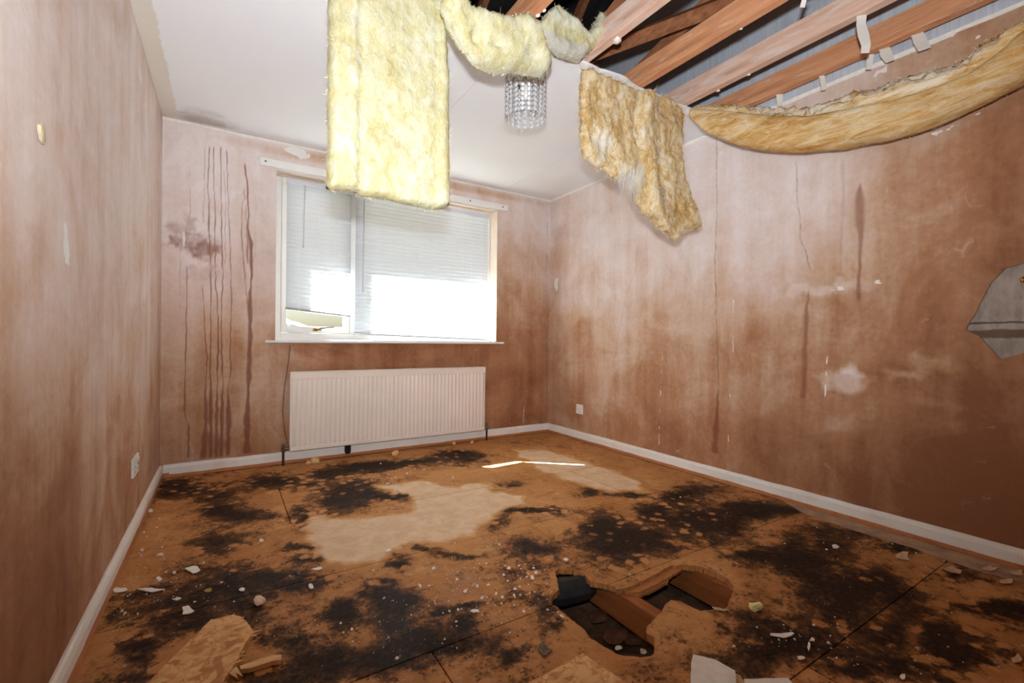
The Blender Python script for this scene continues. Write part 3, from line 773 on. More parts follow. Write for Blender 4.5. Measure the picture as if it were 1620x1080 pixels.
for ri, (y0, y1) in enumerate(zip(rows[:-1], rows[1:])):
    xs = [0.0] + joints[ri] + [W]
    for xa, xb in zip(xs[:-1], xs[1:]):
        gp = .0022
        A = [(xa+gp, y1+gp), (xb-gp, y1+gp), (xb-gp, y0-gp), (xa+gp, y0-gp)]
        hp = np.array(HOLE)
        hit = hp[:, 0].max() > xa and hp[:, 0].min() < xb and hp[:, 1].max() > y1 and hp[:, 1].min() < y0
        near = y0 < -3.0
        stp = .03 if near else .0105
        if hit:
            # outline of the sheet minus the hole, by filtering triangles
            P = rough(A, .02, 0)
            n1 = len(P); h = [tuple(q) for q in HOLE]
            E = [(i, (i+1) % n1) for i in range(n1)] + [(n1+i, n1+(i+1) % len(h)) for i in range(len(h))]
            gx, gy = np.meshgrid(np.arange(xa+stp, xb-stp/2, stp), np.arange(y1+stp, y0-stp/2, stp))
            gx = gx.ravel(); gy = gy.ravel()
            ok = polydist(gx, gy, h) > stp*.5
            P2 = P + h + list(zip(gx[ok].tolist(), gy[ok].tolist()))
            r = geometry.delaunay_2d_cdt([Vector(q) for q in P2], E, [], 0, 1e-7)
            Vv = np.array([tuple(q) for q in r[0]]); T = np.array([tuple(t) for t in r[2]])
            c = Vv[T].mean(1)
            T = T[inpoly(c[:, 0], c[:, 1], A) & ~inpoly(c[:, 0], c[:, 1], h)]
            us_ = np.unique(T); mp = -np.ones(len(Vv), int); mp[us_] = np.arange(len(us_)); Vv = Vv[us_]; T = mp[T]
            a, b, d = Vv[T[:, 0]], Vv[T[:, 1]], Vv[T[:, 2]]
            sg = (b[:, 0]-a[:, 0])*(d[:, 1]-a[:, 1])-(b[:, 1]-a[:, 1])*(d[:, 0]-a[:, 0])
            T[sg < 0] = T[sg < 0][:, ::-1]
            es = set()
            for t in T.tolist():
                for i in range(3): es.add((t[i], t[(i+1) % 3]))
            B = [e for e in es if (e[1], e[0]) not in es]
            Fc = [tuple(t) for t in T.tolist()]
        else:
            nx = max(2, int((xb-xa)/stp)); ny = max(2, int((y0-y1)/stp))
            gx, gy = np.meshgrid(np.linspace(xa+gp, xb-gp, nx), np.linspace(y1+gp, y0-gp, ny))
            Vv = np.stack([gx.ravel(), gy.ravel()], 1)
            i, j = np.meshgrid(np.arange(nx-1), np.arange(ny-1)); a = (j*nx+i).ravel()
            Fc = np.stack([a, a+1, a+nx+1, a+nx], 1).tolist()
            B = [(k, k+1) for k in range(nx-1)] + [((ny-1)*nx+k+1, (ny-1)*nx+k) for k in range(nx-1)] + [((k+1)*nx, k*nx) for k in range(ny-1)] + [(k*nx+nx-1, (k+1)*nx+nx-1) for k in range(ny-1)]
        zt = fbm(Vv[:, 0]*5, Vv[:, 1]*5, 3, 2)*.003
        V3 = np.concatenate([Vv, zt[:, None]], 1)
        k, pale, g = floor_mask(Vv[:, 0], Vv[:, 1])
        al = np.zeros(len(Vv))
        if hit: al = np.clip(1 - polydist(Vv[:, 0], Vv[:, 1], HOLE)/.010, 0, 1)*.55
        msk = np.stack([k, pale, g, al], 1)
        # edges go down through the board thickness
        ev, ef, em = [], [], []
        nbase = len(V3)
        for (a, b) in B:
            pa, pb = V3[a], V3[b]
            inh = hit and (polydist(np.array([pa[0]]), np.array([pa[1]]), HOLE)[0] < .004)
            dn = 0 if not inh else 1
            n = nbase+len(ev)
            jt = (RNG.random(4)-.5)*.006*dn
            ev += [tuple(pa), tuple(pb), (pb[0]+jt[0], pb[1]+jt[1], -TH), (pa[0]+jt[2], pa[1]+jt[3], -TH)]
            ef.append((n+1, n, n+3, n+2))
            em += [(k[a] if not dn else -.2, 0, 0, dn*.9)]*2 + [(-.2 if dn else .6, 0, 0, dn*.6)]*2
        me = mesh('chipboard_sheet', np.concatenate([V3, np.array(ev)]), Fc + ef)
        setmask(me, np.concatenate([msk, np.array(em, float)]))
        mobj('chipboard_sheet', me, MAT['chipboard'], floor)
# joists under the boards and the void
for x in (.42, .80, 1.20, 1.565, 1.945, 2.32, 2.70):
    MB().box((x, -3.3, -.125), (x+.05, -1.0, -TH-.001), .002).build('joist', MAT['floor_joist'], floor)
U_, V_ = np.meshgrid(np.linspace(0, W, 90), np.linspace(YF, 0, 110))
vz = -.17 + fbm(U_*5, V_*5, 5, 1)*.07
nx = 90; i, j = np.meshgrid(np.arange(nx-1), np.arange(109)); a = (j*nx+i).ravel()
mobj('void_ground', mesh('void_ground', np.stack([U_.ravel(), V_.ravel(), vz.ravel()], 1), np.stack([a, a+1, a+nx+1, a+nx], 1)), MAT['ground_sub'], floor)
MB().tube([(1.30, -2.12, -.085), (1.60, -2.40, -.105), (1.50, -2.75, -.12)][:1] + [(1.36, -2.20, -.075), (1.44, -2.25, -.06), (1.53, -2.275, -.055), (1.562, -2.28, -.055)], [.03, .045, .05, .045, .03], 10).build('torn_membrane', plain('grey_membrane', S(42, 40, 40), .7, 0, .25, 14, .6), floor)
for i, (x, y, h, cl) in enumerate([(975, 1005, 16, S(100, 64, 42)), (1000, 1012, 12, S(84, 56, 40)), (945, 975, 14, S(96, 66, 46)), (978, 1024, 5, S(236, 224, 210)), (1018, 1030, 5, S(220, 200, 180))]):
    RUB = globals().setdefault('RUB', []); RUB.append((x, y, h, cl))
# splintered ledge where two boards meet at the hole
for (pl, zz, nm) in [([(985,925),(1012,908),(1060,894),(1080,894),(1068,902),(1040,918),(1012,930),(990,932)], -.012, 'splintered_edge'), ([(1000,930),(1030,917),(1052,905),(1062,900),(1056,912),(1030,926),(1008,934)], -.020, 'splintered_edge')]:
    q = rough([tuple(fl_(*p)[:2]) for p in pl], .012, .005, 2, 60)
    o = MB().prism(q, zz-.010, zz).build(nm, MAT['chipboard'], floor)
    setmask(o.data, np.array([[.1, 0, 0, .85]]*len(o.data.vertices)))

# ---- skirting
def skirt(name, a, b, n, label):
    a, b, n = Vector(a), Vector(b), Vector(n)
    prof = [(0, .004), (.018, .004), (.018, .066), (.015, .074), (.012, .080), (.006, .085), (0, .085)]
    L = (b-a).length; m_ = max(2, int(L/.03))
    v = []; f = []
    for i in range(m_+1):
        p = a + (b-a)*i/m_
        for (q, z) in prof:
            dz = (fbm(np.array([p.x*9+p.y*9]), np.array([q*40]), 3)[0])*.004 if z > .06 else 0
            v.append((p.x+n.x*q, p.y+n.y*q, z+dz))
    k = len(prof)
    for i in range(m_):
        for c in range(k-1): f.append((i*k+c, (i+1)*k+c, (i+1)*k+c+1, i*k+c+1))
    f += [tuple(range(k)), tuple(reversed([m_*k+c for c in range(k)]))]
    o = mobj(name, mesh(name, v, f), MAT['skirting'])
    return tag(o, label, 'skirting board', kind='structure')
skirt('baseboard_left', (0, YF, 0), (0, 0, 0), (1, 0, 0), 'chipped white skirting along the left wall')
skirt('baseboard_back', (.0185, 0, 0), (W-.0185, 0, 0), (0, -1, 0), 'chipped white skirting under the radiator wall')
skirt('baseboard_right', (W, 0, 0), (W, YF, 0), (-1, 0, 0), 'chipped white skirting along the right wall')
def trimline(name, a, b, n, label):
    """bead of white filler where the ceiling meets the wall"""
    a, b, n = Vector(a), Vector(b), Vector(n); m_ = int((b-a).length/.012)
    v = []; f = []
    for i in range(m_+1):
        p = a + (b-a)*i/m_
        h = .012 + .016*max(0, float(fbm(np.array([i*.06+a.x*3]), np.array([7.1+a.y]), 4)[0])+.35)
        v += [(p.x, p.y, H-h), (p.x+n.x*.004, p.y+n.y*.004, H-h+.003), (p.x+n.x*.007, p.y+n.y*.007, H-.001), (p.x, p.y, H-.001)]
    for i in range(m_):
        for c in range(4): f.append((i*4+c, i*4+(c+1) % 4, i*4+4+(c+1) % 4, i*4+4+c))
    o = mobj(name, mesh(name, v, f), MAT['flake'])
    return tag(o, label, 'trim', kind='structure')
trimline('trim_1', (0, -.001, 0), (W, -.001, 0), (0, -1, 0), 'ragged white filler line at the top of the window wall')
trimline('trim_2', (W-.001, -.01, 0), (W-.001, -3.6, 0), (-1, 0, 0), 'ragged white filler line along the top of the right wall')

# ---- ceiling: plasterboard panels still up, joists bare beyond
ceiling = empty('ceiling', (0, 0, H))
tag(ceiling, 'white plasterboard ceiling broken away to bare joists', 'ceiling', kind='structure')
ceiling.location = (0, 0, 0)
def ceil_mask(x, y):
    r = .75*np.exp(-(np.hypot(x-.22, (y+.10)*1.0)/.22)**2) + .35*np.clip(1+y/.18, 0, 1)*np.clip(1.2-x/2.6, 0, 1) + .25*np.exp(-((x-2.6)**2+(y+.2)**2)/.12)
    r = np.maximum(r, .6*np.clip(1-(x-.02)/.10, 0, 1)*np.clip((y+.45)/.3, 0, 1))
    g = np.clip((.085-x)/.02+.5, 0, 1)
    d = .8*np.clip(1-np.abs(x-.10+fbm(y*5, y*0, 3)*.04)/.016, 0, 1)*np.clip((y+.8)/.2, 0, 1)*(fbm(y*6, y*0+4, 2)+.75)
    d = np.maximum(d, .75*np.exp(-(((x-2.42)/.10)**2+((y+1.38)/.05)**2)))
    return r, g, d
for (xa, xb) in [(0.0, 1.475), (1.475, 2.502), (2.502, W)]:
    g_ = .0022 if xb > 2 else .0008
    fx = np.arange(xa+.03, xb-.01, .03)
    edge = [(x, YB+.0+float(fbm(np.array([x*9]), np.array([2.2]), 4)[0])*.05) for x in fx]
    out = [(xa+g_, 0), (xa+g_, YB)] + edge + [(xb-g_, YB), (xb-g_, 0)]
    Vv, T, B = tri_region(out, [], .035)
    r, g, d = ceil_mask(Vv[:, 0], Vv[:, 1])
    V3 = np.concatenate([np.concatenate([Vv, np.full((len(Vv), 1), H)], 1), np.concatenate([Vv, np.full((len(Vv), 1), H+.0125)], 1)])
    n = len(Vv)
    Fc = [tuple(reversed(t)) for t in T.tolist()] + [tuple(i+n for i in t) for t in T.tolist()] + [(a, b, b+n, a+n) for a, b in B]
    me = mesh('plasterboard_panel', V3, Fc)
    mk = np.stack([r, g, d, r*0], 1)
    setmask(me, np.concatenate([mk, mk]))
    mobj('plasterboard_panel', me, MAT['ceiling'], ceiling)
JX = [-.045+.30, .69-.045, 1.085-.045, 1.475-.045, 1.877-.045, 2.278-.045, 2.645-.045, 2.975-.045]
JO = []
for i, x in enumerate(JX):
    o = MB().box((-.0225, YF, H+.0135), (.0225, .12, H+.125), .002).build('joist', MAT['joist_pink'] if i in (4, 6) else MAT['joist_orange'], ceiling, (x+.0225, 0, 0))
    JO.append(o)

# ---- roof above
roof = empty('roof')
tag(roof, 'dark felted roof void with brown rafters above the joists', 'roof', kind='structure')
PT = .95
zr = lambda y: 2.10 + PT*(.65-y)
fe = MB()
yr = -3.0
fe.add([(-.12, .65, zr(.65)), (W+.15, .65, zr(.65)), (W+.15, yr, zr(yr)), (-.12, yr, zr(yr))], [(0, 3, 2, 1)])
fe.add([(-.12, yr, zr(yr)), (W+.15, yr, zr(yr)), (W+.15, YF-.3, zr(yr)-.5), (-.12, YF-.3, zr(yr)-.5)], [(0, 3, 2, 1)])
fe.build('felt', MAT['felt'], roof)
MB().box((-.4, .62, 2.07), (W+.4, .66, 2.26)).build('fascia', MAT['upvc'], roof)
MB().box((-.4, .30, 2.09), (W+.4, .62, 2.105)).build('soffit', MAT['rafter'], roof)
for x in JX:
    xx = x+.05
    v = [(xx, .5, zr(.5)-.11), (xx+.04, .5, zr(.5)-.11), (xx+.04, yr, zr(yr)-.11), (xx, yr, zr(yr)-.11), (xx, .5, zr(.5)-.005), (xx+.04, .5, zr(.5)-.005), (xx+.04, yr, zr(yr)-.005), (xx, yr, zr(yr)-.005)]
    MB().add(v, [(0,3,2,1),(4,5,6,7),(0,1,5,4),(1,2,6,5),(2,3,7,6),(3,0,4,7)]).build('rafter', MAT['rafter'], roof)
for (a, b) in [((2.10, -1.2, 2.47), (2.10, -3.6, 3.25)), ((1.70, -1.0, 2.45), (2.9, -3.2, 2.62)), ((2.45, -1.4, 2.47), (2.45, -3.4, 3.0))]:
    MB().tube([a, b], .045, 4).build('brace', MAT['rafter'], roof)

# ---- window
win = empty('window_1', (WX0, .14, WZ0))
win.location = (0, 0, 0)
tag(win, 'white painted casement window behind the venetian blinds', 'window', kind='structure')
f = MB()
f.box((WX0, .13, WZ0), (WX0+.045, .20, WZ1), .003); f.box((WX1-.045, .13, WZ0), (WX1, .20, WZ1), .003)
f.box((WX0+.045, .13, WZ1-.045), (WX1-.045, .20, WZ1), .003); f.box((WX0+.045, .13, WZ0), (WX1-.045, .20, WZ0+.055), .003)
f.build('window_frame', MAT['upvc'], win)
MB().box((1.178, .128, WZ0+.055), (1.228, .20, WZ1-.045), .003).build('mullion', MAT['upvc'], win)
s = MB(); sx0, sx1, sz0, sz1 = .688, 1.174, .937, 2.032
s.box((sx0, .122, sz0), (sx0+.038, .185, sz1), .004); s.box((sx1-.038, .122, sz0), (sx1, .185, sz1), .004)
s.box((sx0+.038, .122, sz0), (sx1-.038, .185, sz0+.048), .004); s.box((sx0+.038, .122, sz1-.038), (sx1-.038, .185, sz1), .004)
s.build('casement_sash', MAT['upvc'], win)
MB().box((sx0+.036, .153, sz0+.046), (sx1-.036, .157, sz1-.036)).build('pane', MAT['glass'], win)
MB().box((1.226, .163, WZ0+.053), (WX1-.044, .167, WZ1-.044)).build('pane', MAT['glass'], win)
hd = MB().lathe([(.0, -.004), (.012, -.004), (.012, .0), (.007, .004), (.007, .012)], (.93, .112, .962), 'y', 12).box((.905, .108, .950), (.965, .121, .972), .003)
hd = hd.build('handle', MAT['brass'], win)
MB().tube([(.93, .104, .962), (.96, .098, .972), (1.0, .096, .980), (1.055, .097, .985)], [.006, .0055, .005, .0045], 8).build('lever', MAT['dark'], hd)
MB().box((.578, -.036, .862), (2.512, .13, .880), .004).build('window_sill', MAT['upvc'], win)
MB().box((WX0-.012, .0, .880), (WX1+.012, .128, .886)).build('sill_bead', MAT['upvc'], win)

# ================================================================ THINGS
# ---- venetian blinds
def blind(name, x0, x1, ztop, zl, zr_, y, label, wand_x, wand_z, cords, n):
    root = empty(name, (x0, y, ztop))
    tag(root, label, 'blind', 'venetian blinds at the window')
    Wd = x1-x0
    h = MB().box((0, -.018, -.034), (Wd, .012, 0), .002).build('headrail', MAT['slat_rail'], root)
    sw = .036
    def slatmesh(tilt_end):
        # curved, nearly closed slat; tilt_end drops the right end a little
        v = []; f = []; m_ = 10; k = 5
        for i in range(m_+1):
            x = .002+(Wd-.004)*i/m_
            for c in range(k):
                t = (c/(k-1)-.5)
                ca = math.radians(68)
                yy = -t*sw*math.cos(ca) + .0035*(1-4*t*t)*math.sin(ca)*-1
                zz = t*sw*math.sin(ca) + .0035*(1-4*t*t)*math.cos(ca)*-1
                v.append((x, yy, zz + tilt_end*(i/m_)))
        for i in range(m_):
            for c in range(k-1): f.append((i*k+c, (i+1)*k+c, (i+1)*k+c+1, i*k+c+1))
        me = mesh('slat', v, f)
        me.polygons.foreach_set('use_smooth', [True]*len(me.polygons))
        me.materials.append(MAT['slat'])
        return me
    flat = slatmesh(0)
    zt = -.05; zb_l, zb_r = zl-ztop+.02, zr_-ztop+.02
    for i in range(n):
        t = i/(n-1)
        # the ladder has slipped towards the bottom: the low slats slope
        q = max(0, (t-.55)/.45)
        a = zt + (zb_l-zt)*t
        drop = (zb_r-zb_l)*q*q
        me = flat if abs(drop) < .0015 else slatmesh(drop)
        o = mobj('slat', me, None, root, (0, RNG.normal()*.0006, a))
        o.rotation_euler = (RNG.normal()*.03, RNG.normal()*.0008, 0)
    MB().prism([(-.013, -.006), (.011, -.006), (.013, 0), (.011, .006), (-.013, .006)], 0, 1, lambda a, b, c: (c*Wd, a, zl-ztop+b+(zr_-zl)*c)).build('bottom_rail', MAT['rail'], root)
    for cx in cords:
        MB().tube([(cx, -.019, -.03), (cx, -.021, (zl+zr_)/2-ztop)], .0008, 4).build('ladder_cord', MAT['cord'], root)
        MB().tube([(cx, .019, -.03), (cx, .021, (zl+zr_)/2-ztop)], .0008, 4).build('ladder_cord', MAT['cord'], root)
    w = MB().tube([(wand_x, -.026, -.03), (wand_x-.004, -.03, -.2), (wand_x-.008, -.032, wand_z-ztop)], .0035, 6).build('wand', MAT['wand'], root)
    MB().lathe([(.002, 0), (.006, .004), (.006, .018), (.003, .024)], (wand_x-.008, -.032, wand_z-ztop-.02), 'z', 8).build('wand_tip', MAT['wand'], w)
MAT['slat_rail'] = plain('blind_headrail_enamel', S(226, 226, 236), .4, 0, .02)
blind('venetian_blind', .714, 1.168, 2.056, 1.114, 1.072, .085, 'narrow white venetian blind with raised crooked bottom rail over the casement', .12, 1.58, (.09, .22, .36), 29)
blind('venetian_blind', 1.206, 2.402, 2.056, .936, .900, .098, 'wide white venetian blind reaching the sill of the fixed light', .062, 1.28, (.085, .52, 1.02, 1.12), 35)

# ---- curtain batten over the window
bt = empty('curtain_batten', (.537, -.001, 2.09))
tag(bt, 'white painted wooden batten screwed above the window', 'batten')
MB().box((0, -.018, 0), (2.01, 0, .052), .002).build('board', MAT['upvc'], bt)
for x in (.035, .46, 1.0, 1.62, 1.955):
    MB().lathe([(.0065, 0), (.0065, -.002), (.003, -.003)], (x, -.018, .030), 'y', 10).build('screw', MAT['screw'], bt)

# ---- radiator
rad = empty('radiator', (.732, -.055, .10))
tag(rad, 'long cream fluted panel radiator under the window', 'radiator')
RW, RH = 1.556, .560
v = []; f = []; nfl = 46; per = 6
prof = []
for i in range(nfl):
    for k in range(per):
        t = k/per
        d = 0 if t < .12 else (-.008 if .28 < t < .72 else -.004)
        d = -.009*(.5-.5*math.cos(2*math.pi*t))
        prof.append((.012+(RW-.024)*(i+t)/nfl, -.030+d))
prof = [(0.0, -.022)] + prof + [(RW-.012, -.030), (RW, -.022)]
zs_ = [(.030, 0), (.042, 1), (RH-.062, 1), (RH-.050, 0)]
for (z, k) in zs_:
    for (x, y) in prof:
        v.append((x, y if k else -.034, z))
n = len(prof)
for j in range(3):
    for i in range(n-1): f.append((j*n+i, j*n+i+1, (j+1)*n+i+1, (j+1)*n+i))
mobj('fluted_panel', mesh('fluted_panel', v, f), MAT['radiator'], rad, None, True)
MB().box((0, -.036, 0), (RW, .010, .032), .006).build('bottom_rail', MAT['radiator'], rad)
MB().box((-.001, -.037, RH-.052), (RW+.001, -.030, RH-.004), .002).box((-.001, -.037, RH-.010), (RW+.001, .020, RH), .003).build('top_cover', MAT['radiator'], rad)
MB().box((-.001, -.028, .03), (.003, .020, RH-.008)).build('side_panel', MAT['radiator'], rad)
MB().box((RW-.003, -.028, .03), (RW+.001, .020, RH-.008)).build('side_panel', MAT['radiator'], rad)
MB().box((.002, -.012, .03), (RW-.002, .018, RH-.012)).build('rear_panel', MAT['radiator'], rad)
for x in (.22, RW-.22):
    MB().box((x, .018, .08), (x+.03, .053, RH-.1)).build('bracket', MAT['radiator'], rad)
for sx, x in ((-1, 0), (1, RW)):
    vv = MB().tube([(x, 0, .018), (x+sx*.035, 0, .018)], .011, 12).lathe([(.014, -.020), (.014, .012), (.010, .016), (.010, .03), (.006, .034)], (x+sx*.038, 0, .018), 'z', 12).build('valve', MAT['chrome'], rad)
    autosmooth(vv)
    MB().tube([(x+sx*.038, 0, .0), (x+sx*.038, 0, -.098)], .0085, 10).build('pipe', MAT['pipe'], vv)
MB().prism([(-.022, 0), (.022, 0), (.022, -.05), (.013, -.066), (-.013, -.066), (-.022, -.05)], -.012, .0, lambda a, b, c: (.395+a, -.008+c, b+.0)).build('pipe_clip', MAT['black'], rad)

# ---- loose cable down the wall beside the radiator
cb = MB().tube([tuple(ba_(*q, Y=-.006)) for q in [(459,546),(456,575),(450,612),(447,650),(450,680),(456,706)]], .0022, 6).build('cable', MAT['cable'])
tag(cb, 'thin brown cable hanging down the wall beside the radiator', 'cable')

# ---- sockets
def socket(name, loc, rotz, w, gangs, label):
    r = empty(name, loc); r.rotation_euler = (0, 0, rotz)
    tag(r, label, 'socket')
    MB().box((-w/2, -.010, -.043), (w/2, 0, .043), .003).build('plate', MAT['socket'], r)
    for g in range(gangs):
        c = 0 if gangs == 1 else (-.036 if g == 0 else .036)
        for (dx, dz, a, b) in ((0, .004, .0025, .005), (-.011, -.018, .0045, .0022), (.011, -.018, .0045, .0022)):
            MB().box((c+dx-a, -.0106, dz-b-.004), (c+dx+a, -.0095, dz+b-.004)).build('pin_slot', MAT['hole'], r)
        MB().box((c+.012, -.0135, .012), (c+.024, -.0095, .030), .001).build('switch', MAT['socket'], r)
    for dx in (-w/2+.012, w/2-.012):
        MB().lathe([(.003, 0), (.003, -.001)], (dx, -.010, -.004), 'y', 8).build('screw', MAT['screw'], r)
socket('wall_socket', (W-.0005, -.478, .284), -math.pi/2, .086, 1, 'single white plug socket low on the right wall near the corner')
socket('wall_socket', (.0005, -.975, .318), math.pi/2, .146, 2, 'double white plug socket low on the left wall')

# ---- brass hook by the knocked-out patch
bh = empty('brass_hook', tuple(ri_(1622, 442, W-.03)))
tag(bh, 'small brass coat hook at the knocked out patch of the right wall', 'hook')
MB().lathe([(.0, -.016), (.010, -.014), (.013, -.004), (.012, .006), (.007, .012), (.006, .042)], (0, 0, 0), 'x', 14).build('knob', MAT['brass'], bh, None, True)
MB().lathe([(.016, 0), (.014, .005)], (.036, 0, 0), 'x', 14).build('base', MAT['brass'], bh)

# ---- insulation
def fibres(name, P, N, n, ln, wd_, mat, parent, droop=.3, sel=None):
    idx = RNG.integers(0, len(P), n) if sel is None else RNG.choice(sel, n)
    v = []; f = []
    for i in idx:
        p = np.array(P[i]); nn = np.array(N[i])
        d = RNG.normal(size=3); d = d/np.linalg.norm(d)*.9 + nn*.45; d[2] -= droop; d /= np.linalg.norm(d)
        L = ln*(.4+RNG.random()); s = np.cross(d, RNG.normal(size=3)); s /= np.linalg.norm(s)+1e-9
        bend = RNG.normal(size=3)*L*.25
        a = p - nn*.003; k = len(v)
        v += [tuple(a-s*wd_), tuple(a+s*wd_), tuple(a+d*L*.55+bend*.5+s*wd_*.7), tuple(a+d*L*.55+bend*.5-s*wd_*.7), tuple(a+d*L+bend*.6)]
        f += [(k, k+1, k+2, k+3), (k+3, k+2, k+4)]
    o = mobj(name, mesh(name, v, f), mat, parent)
    o['kind'] = 'stuff'
    return o
def batt(name, outline, thick, R, to, mat, fmat, label, step=.012, amp=.014, extra=None, maskf=None, nf=900, ragged=.006, fl_len=.018):
    root = empty(name)
    tag(root, label, 'insulation', 'glass wool insulation hanging from the ceiling')
    out = rough(outline, step, ragged, 2, 45)
    Vv, T, B = tri_region(out, [], step)
    d = polydist(Vv[:, 0], Vv[:, 1], out)
    bnd = np.zeros(len(Vv), bool)
    for e in B: bnd[list(e)] = True
    d[bnd] = 0
    q = np.clip(d/R, 0, 1); prof = np.sqrt(np.clip(1-(1-q)**2, 0, 1))
    x, y = Vv[:, 0], Vv[:, 1]
    fr = thick/2*prof + (fbm(x*11, y*11, 4, 0)*amp*2.2 + fbm(x*45, y*38, 3, 1)*amp*.9)*prof
    bk = thick/2*prof + fbm(x*9+30, y*9, 3, 2)*amp*prof
    if extra is not None: fr = fr + extra(x, y)*prof
    n = len(Vv)
    ids = np.where(bnd, np.arange(n), -1)
    inner = np.where(~bnd)[0]; mp = np.arange(n); mp[inner] = n+np.arange(len(inner))
    A = np.array([to(a, b, c) for a, b, c in zip(x, y, fr)]); Bk = np.array([to(a, b, -c) for a, b, c in zip(x[inner], y[inner], bk[inner])])
    V3 = np.concatenate([A, Bk])
    Fc = T.tolist() + [list(reversed([int(mp[i]) for i in t])) for t in T.tolist()]
    mk = np.zeros((n, 4))
    if maskf is not None: mk[:, :3] = np.stack(maskf(x, y), 1)
    me = mesh('wool', V3, Fc); setmask(me, np.concatenate([mk, mk[inner]]))
    o = mobj('wool', me, mat, root, None, True)
    nrm = np.zeros((len(me.vertices), 3), np.float32); me.vertices.foreach_get('normal', nrm.ravel()) if False else None
    nrm = np.array([tuple(v_.normal) for v_ in me.vertices])
    be = np.where(d < step*1.2)[0]
    fibres('loose_fibres', V3, nrm, nf, fl_len, .0006, fmat, root, .3)
    fibres('edge_fibres', V3, nrm, nf, fl_len*.8, .0007, fmat, root, .4, be)
    return root, V3, nrm, x, y, d
# big yellow batt hanging straight down, seen flat on
YA = -1.96
ba = lambda x, y: tuple(ba_(x, y, YA)[[0, 2]])
oA = [ba(514,302), ba(545,304), ba(575,312), ba(605,317), ba(640,326), ba(672,332), ba(700,334), ba(708,326), ba(709,200), ba(708,60), ba(707,0), (1.03, 2.30), (1.03, 2.46), (.70, 2.46), (.70, 2.30), ba(519,0), ba(517,140)]
x0a, x1a = ba(516, 200)[0], ba(708, 200)[0]
def exA(x, y):
    t = (x-x0a)/(x1a-x0a)
    return -.014*np.exp(-((t-.235)/.016)**2) - .010*np.exp(-((t-.86)/.014)**2) + .012*np.exp(-((t-.17)/.05)**2) + .008*np.exp(-((t-.92)/.04)**2) - .006*np.exp(-((t-.08)/.012)**2)
def mkA(x, y):
    t = (x-x0a)/(x1a-x0a)
    r = .5*np.exp(-((t-.18)/.055)**4) + .4*np.exp(-((t-.92)/.05)**4)
    g = .42*np.exp(-(((x-ba(570,285)[0])/.06)**2+((y-ba(570,285)[1])/.05)**2)) + .12
    return r, g, x*0
batt('insulation_batt', oA, .085, .035, lambda u, v_, w: (u, YA - w + .03*(v_-1.9), v_), MAT['wool_y'], MAT['fibre_y'], 'large flat yellow insulation batt hanging straight down in front of the window', .012, .010, exA, mkA, 1300)
# flap draped over the ceiling edge above the chandelier
YB2 = -2.12
b2 = lambda x, y: tuple(ba_(x, y, YB2)[[0, 2]])
o2 = [(1.0, 2.275), b2(702,10), b2(716,34), b2(736,62), b2(748,76), b2(768,94), b2(796,108), b2(845,112), b2(872,117), b2(883,104), b2(876,90), b2(863,66), b2(850,44), b2(832,28), b2(806,31), b2(787,27), b2(765,18), b2(744,10), b2(746,-8), (1.14, 2.275)]
def ex2(x, y):
    c = b2(758, 60); d = b2(790, 75)
    return .03*fbm(x*14, y*14, 3, 2) - .03*np.exp(-(((x-c[0])/.02)**2+((y-c[1])/.02)**2)) - .02*np.exp(-(((x-d[0])/.03)**2+((y-d[1])/.012)**2))
def mk2(x, y):
    d = polydist(x, y, o2)
    a, b = b2(805, 45)
    return np.clip(1-d/.03, 0, 1)*.7, .55*np.exp(-(((x-a)/.13)**2+((y-b)/.06)**2)), x*0
batt('insulation_batt', o2, .11, .05, lambda u, v_, w: (u, YB2 - w - .35*(v_-2.17), v_ + .020), MAT['wool_y'], MAT['fibre_y'], 'drooping yellow insulation flap covering the top of the chandelier', .011, .016, ex2, mk2, 900)
# curled grey-backed scrap lodged between two joists
Y3 = -1.93
b3 = lambda x, y: tuple(ba_(x, y, Y3)[[0, 2]])
o3 = [b3(849,42), b3(857,28), b3(869,16), b3(880,24), b3(896,33), b3(912,46), b3(922,58), b3(929,50), b3(936,31), b3(944,36), b3(950,42), b3(949,60), b3(943,76), b3(932,84), b3(918,98), b3(900,94), b3(882,88), b3(866,72)]
def mk3(x, y):
    la = b3(858, 60); lb = b3(925, 92)
    s = np.array(lb)-np.array(la); t = ((x-la[0])*-s[1]+(y-la[1])*s[0])/np.hypot(*s)
    return np.clip((t-.02)/.05, 0, 1)*.6, np.clip(1-(t-.0)/.045, 0, 1)*.95, x*0
batt('insulation_scrap', o3, .07, .03, lambda u, v_, w: (u, Y3 - w - .25*(v_-2.25), v_), MAT['wool_y'], MAT['fibre_y'], 'curled yellow and grey insulation scrap lodged between two joists', .009, .016, lambda x, y: .03*fbm(x*16, y*16, 3, 1), mk3, 500)
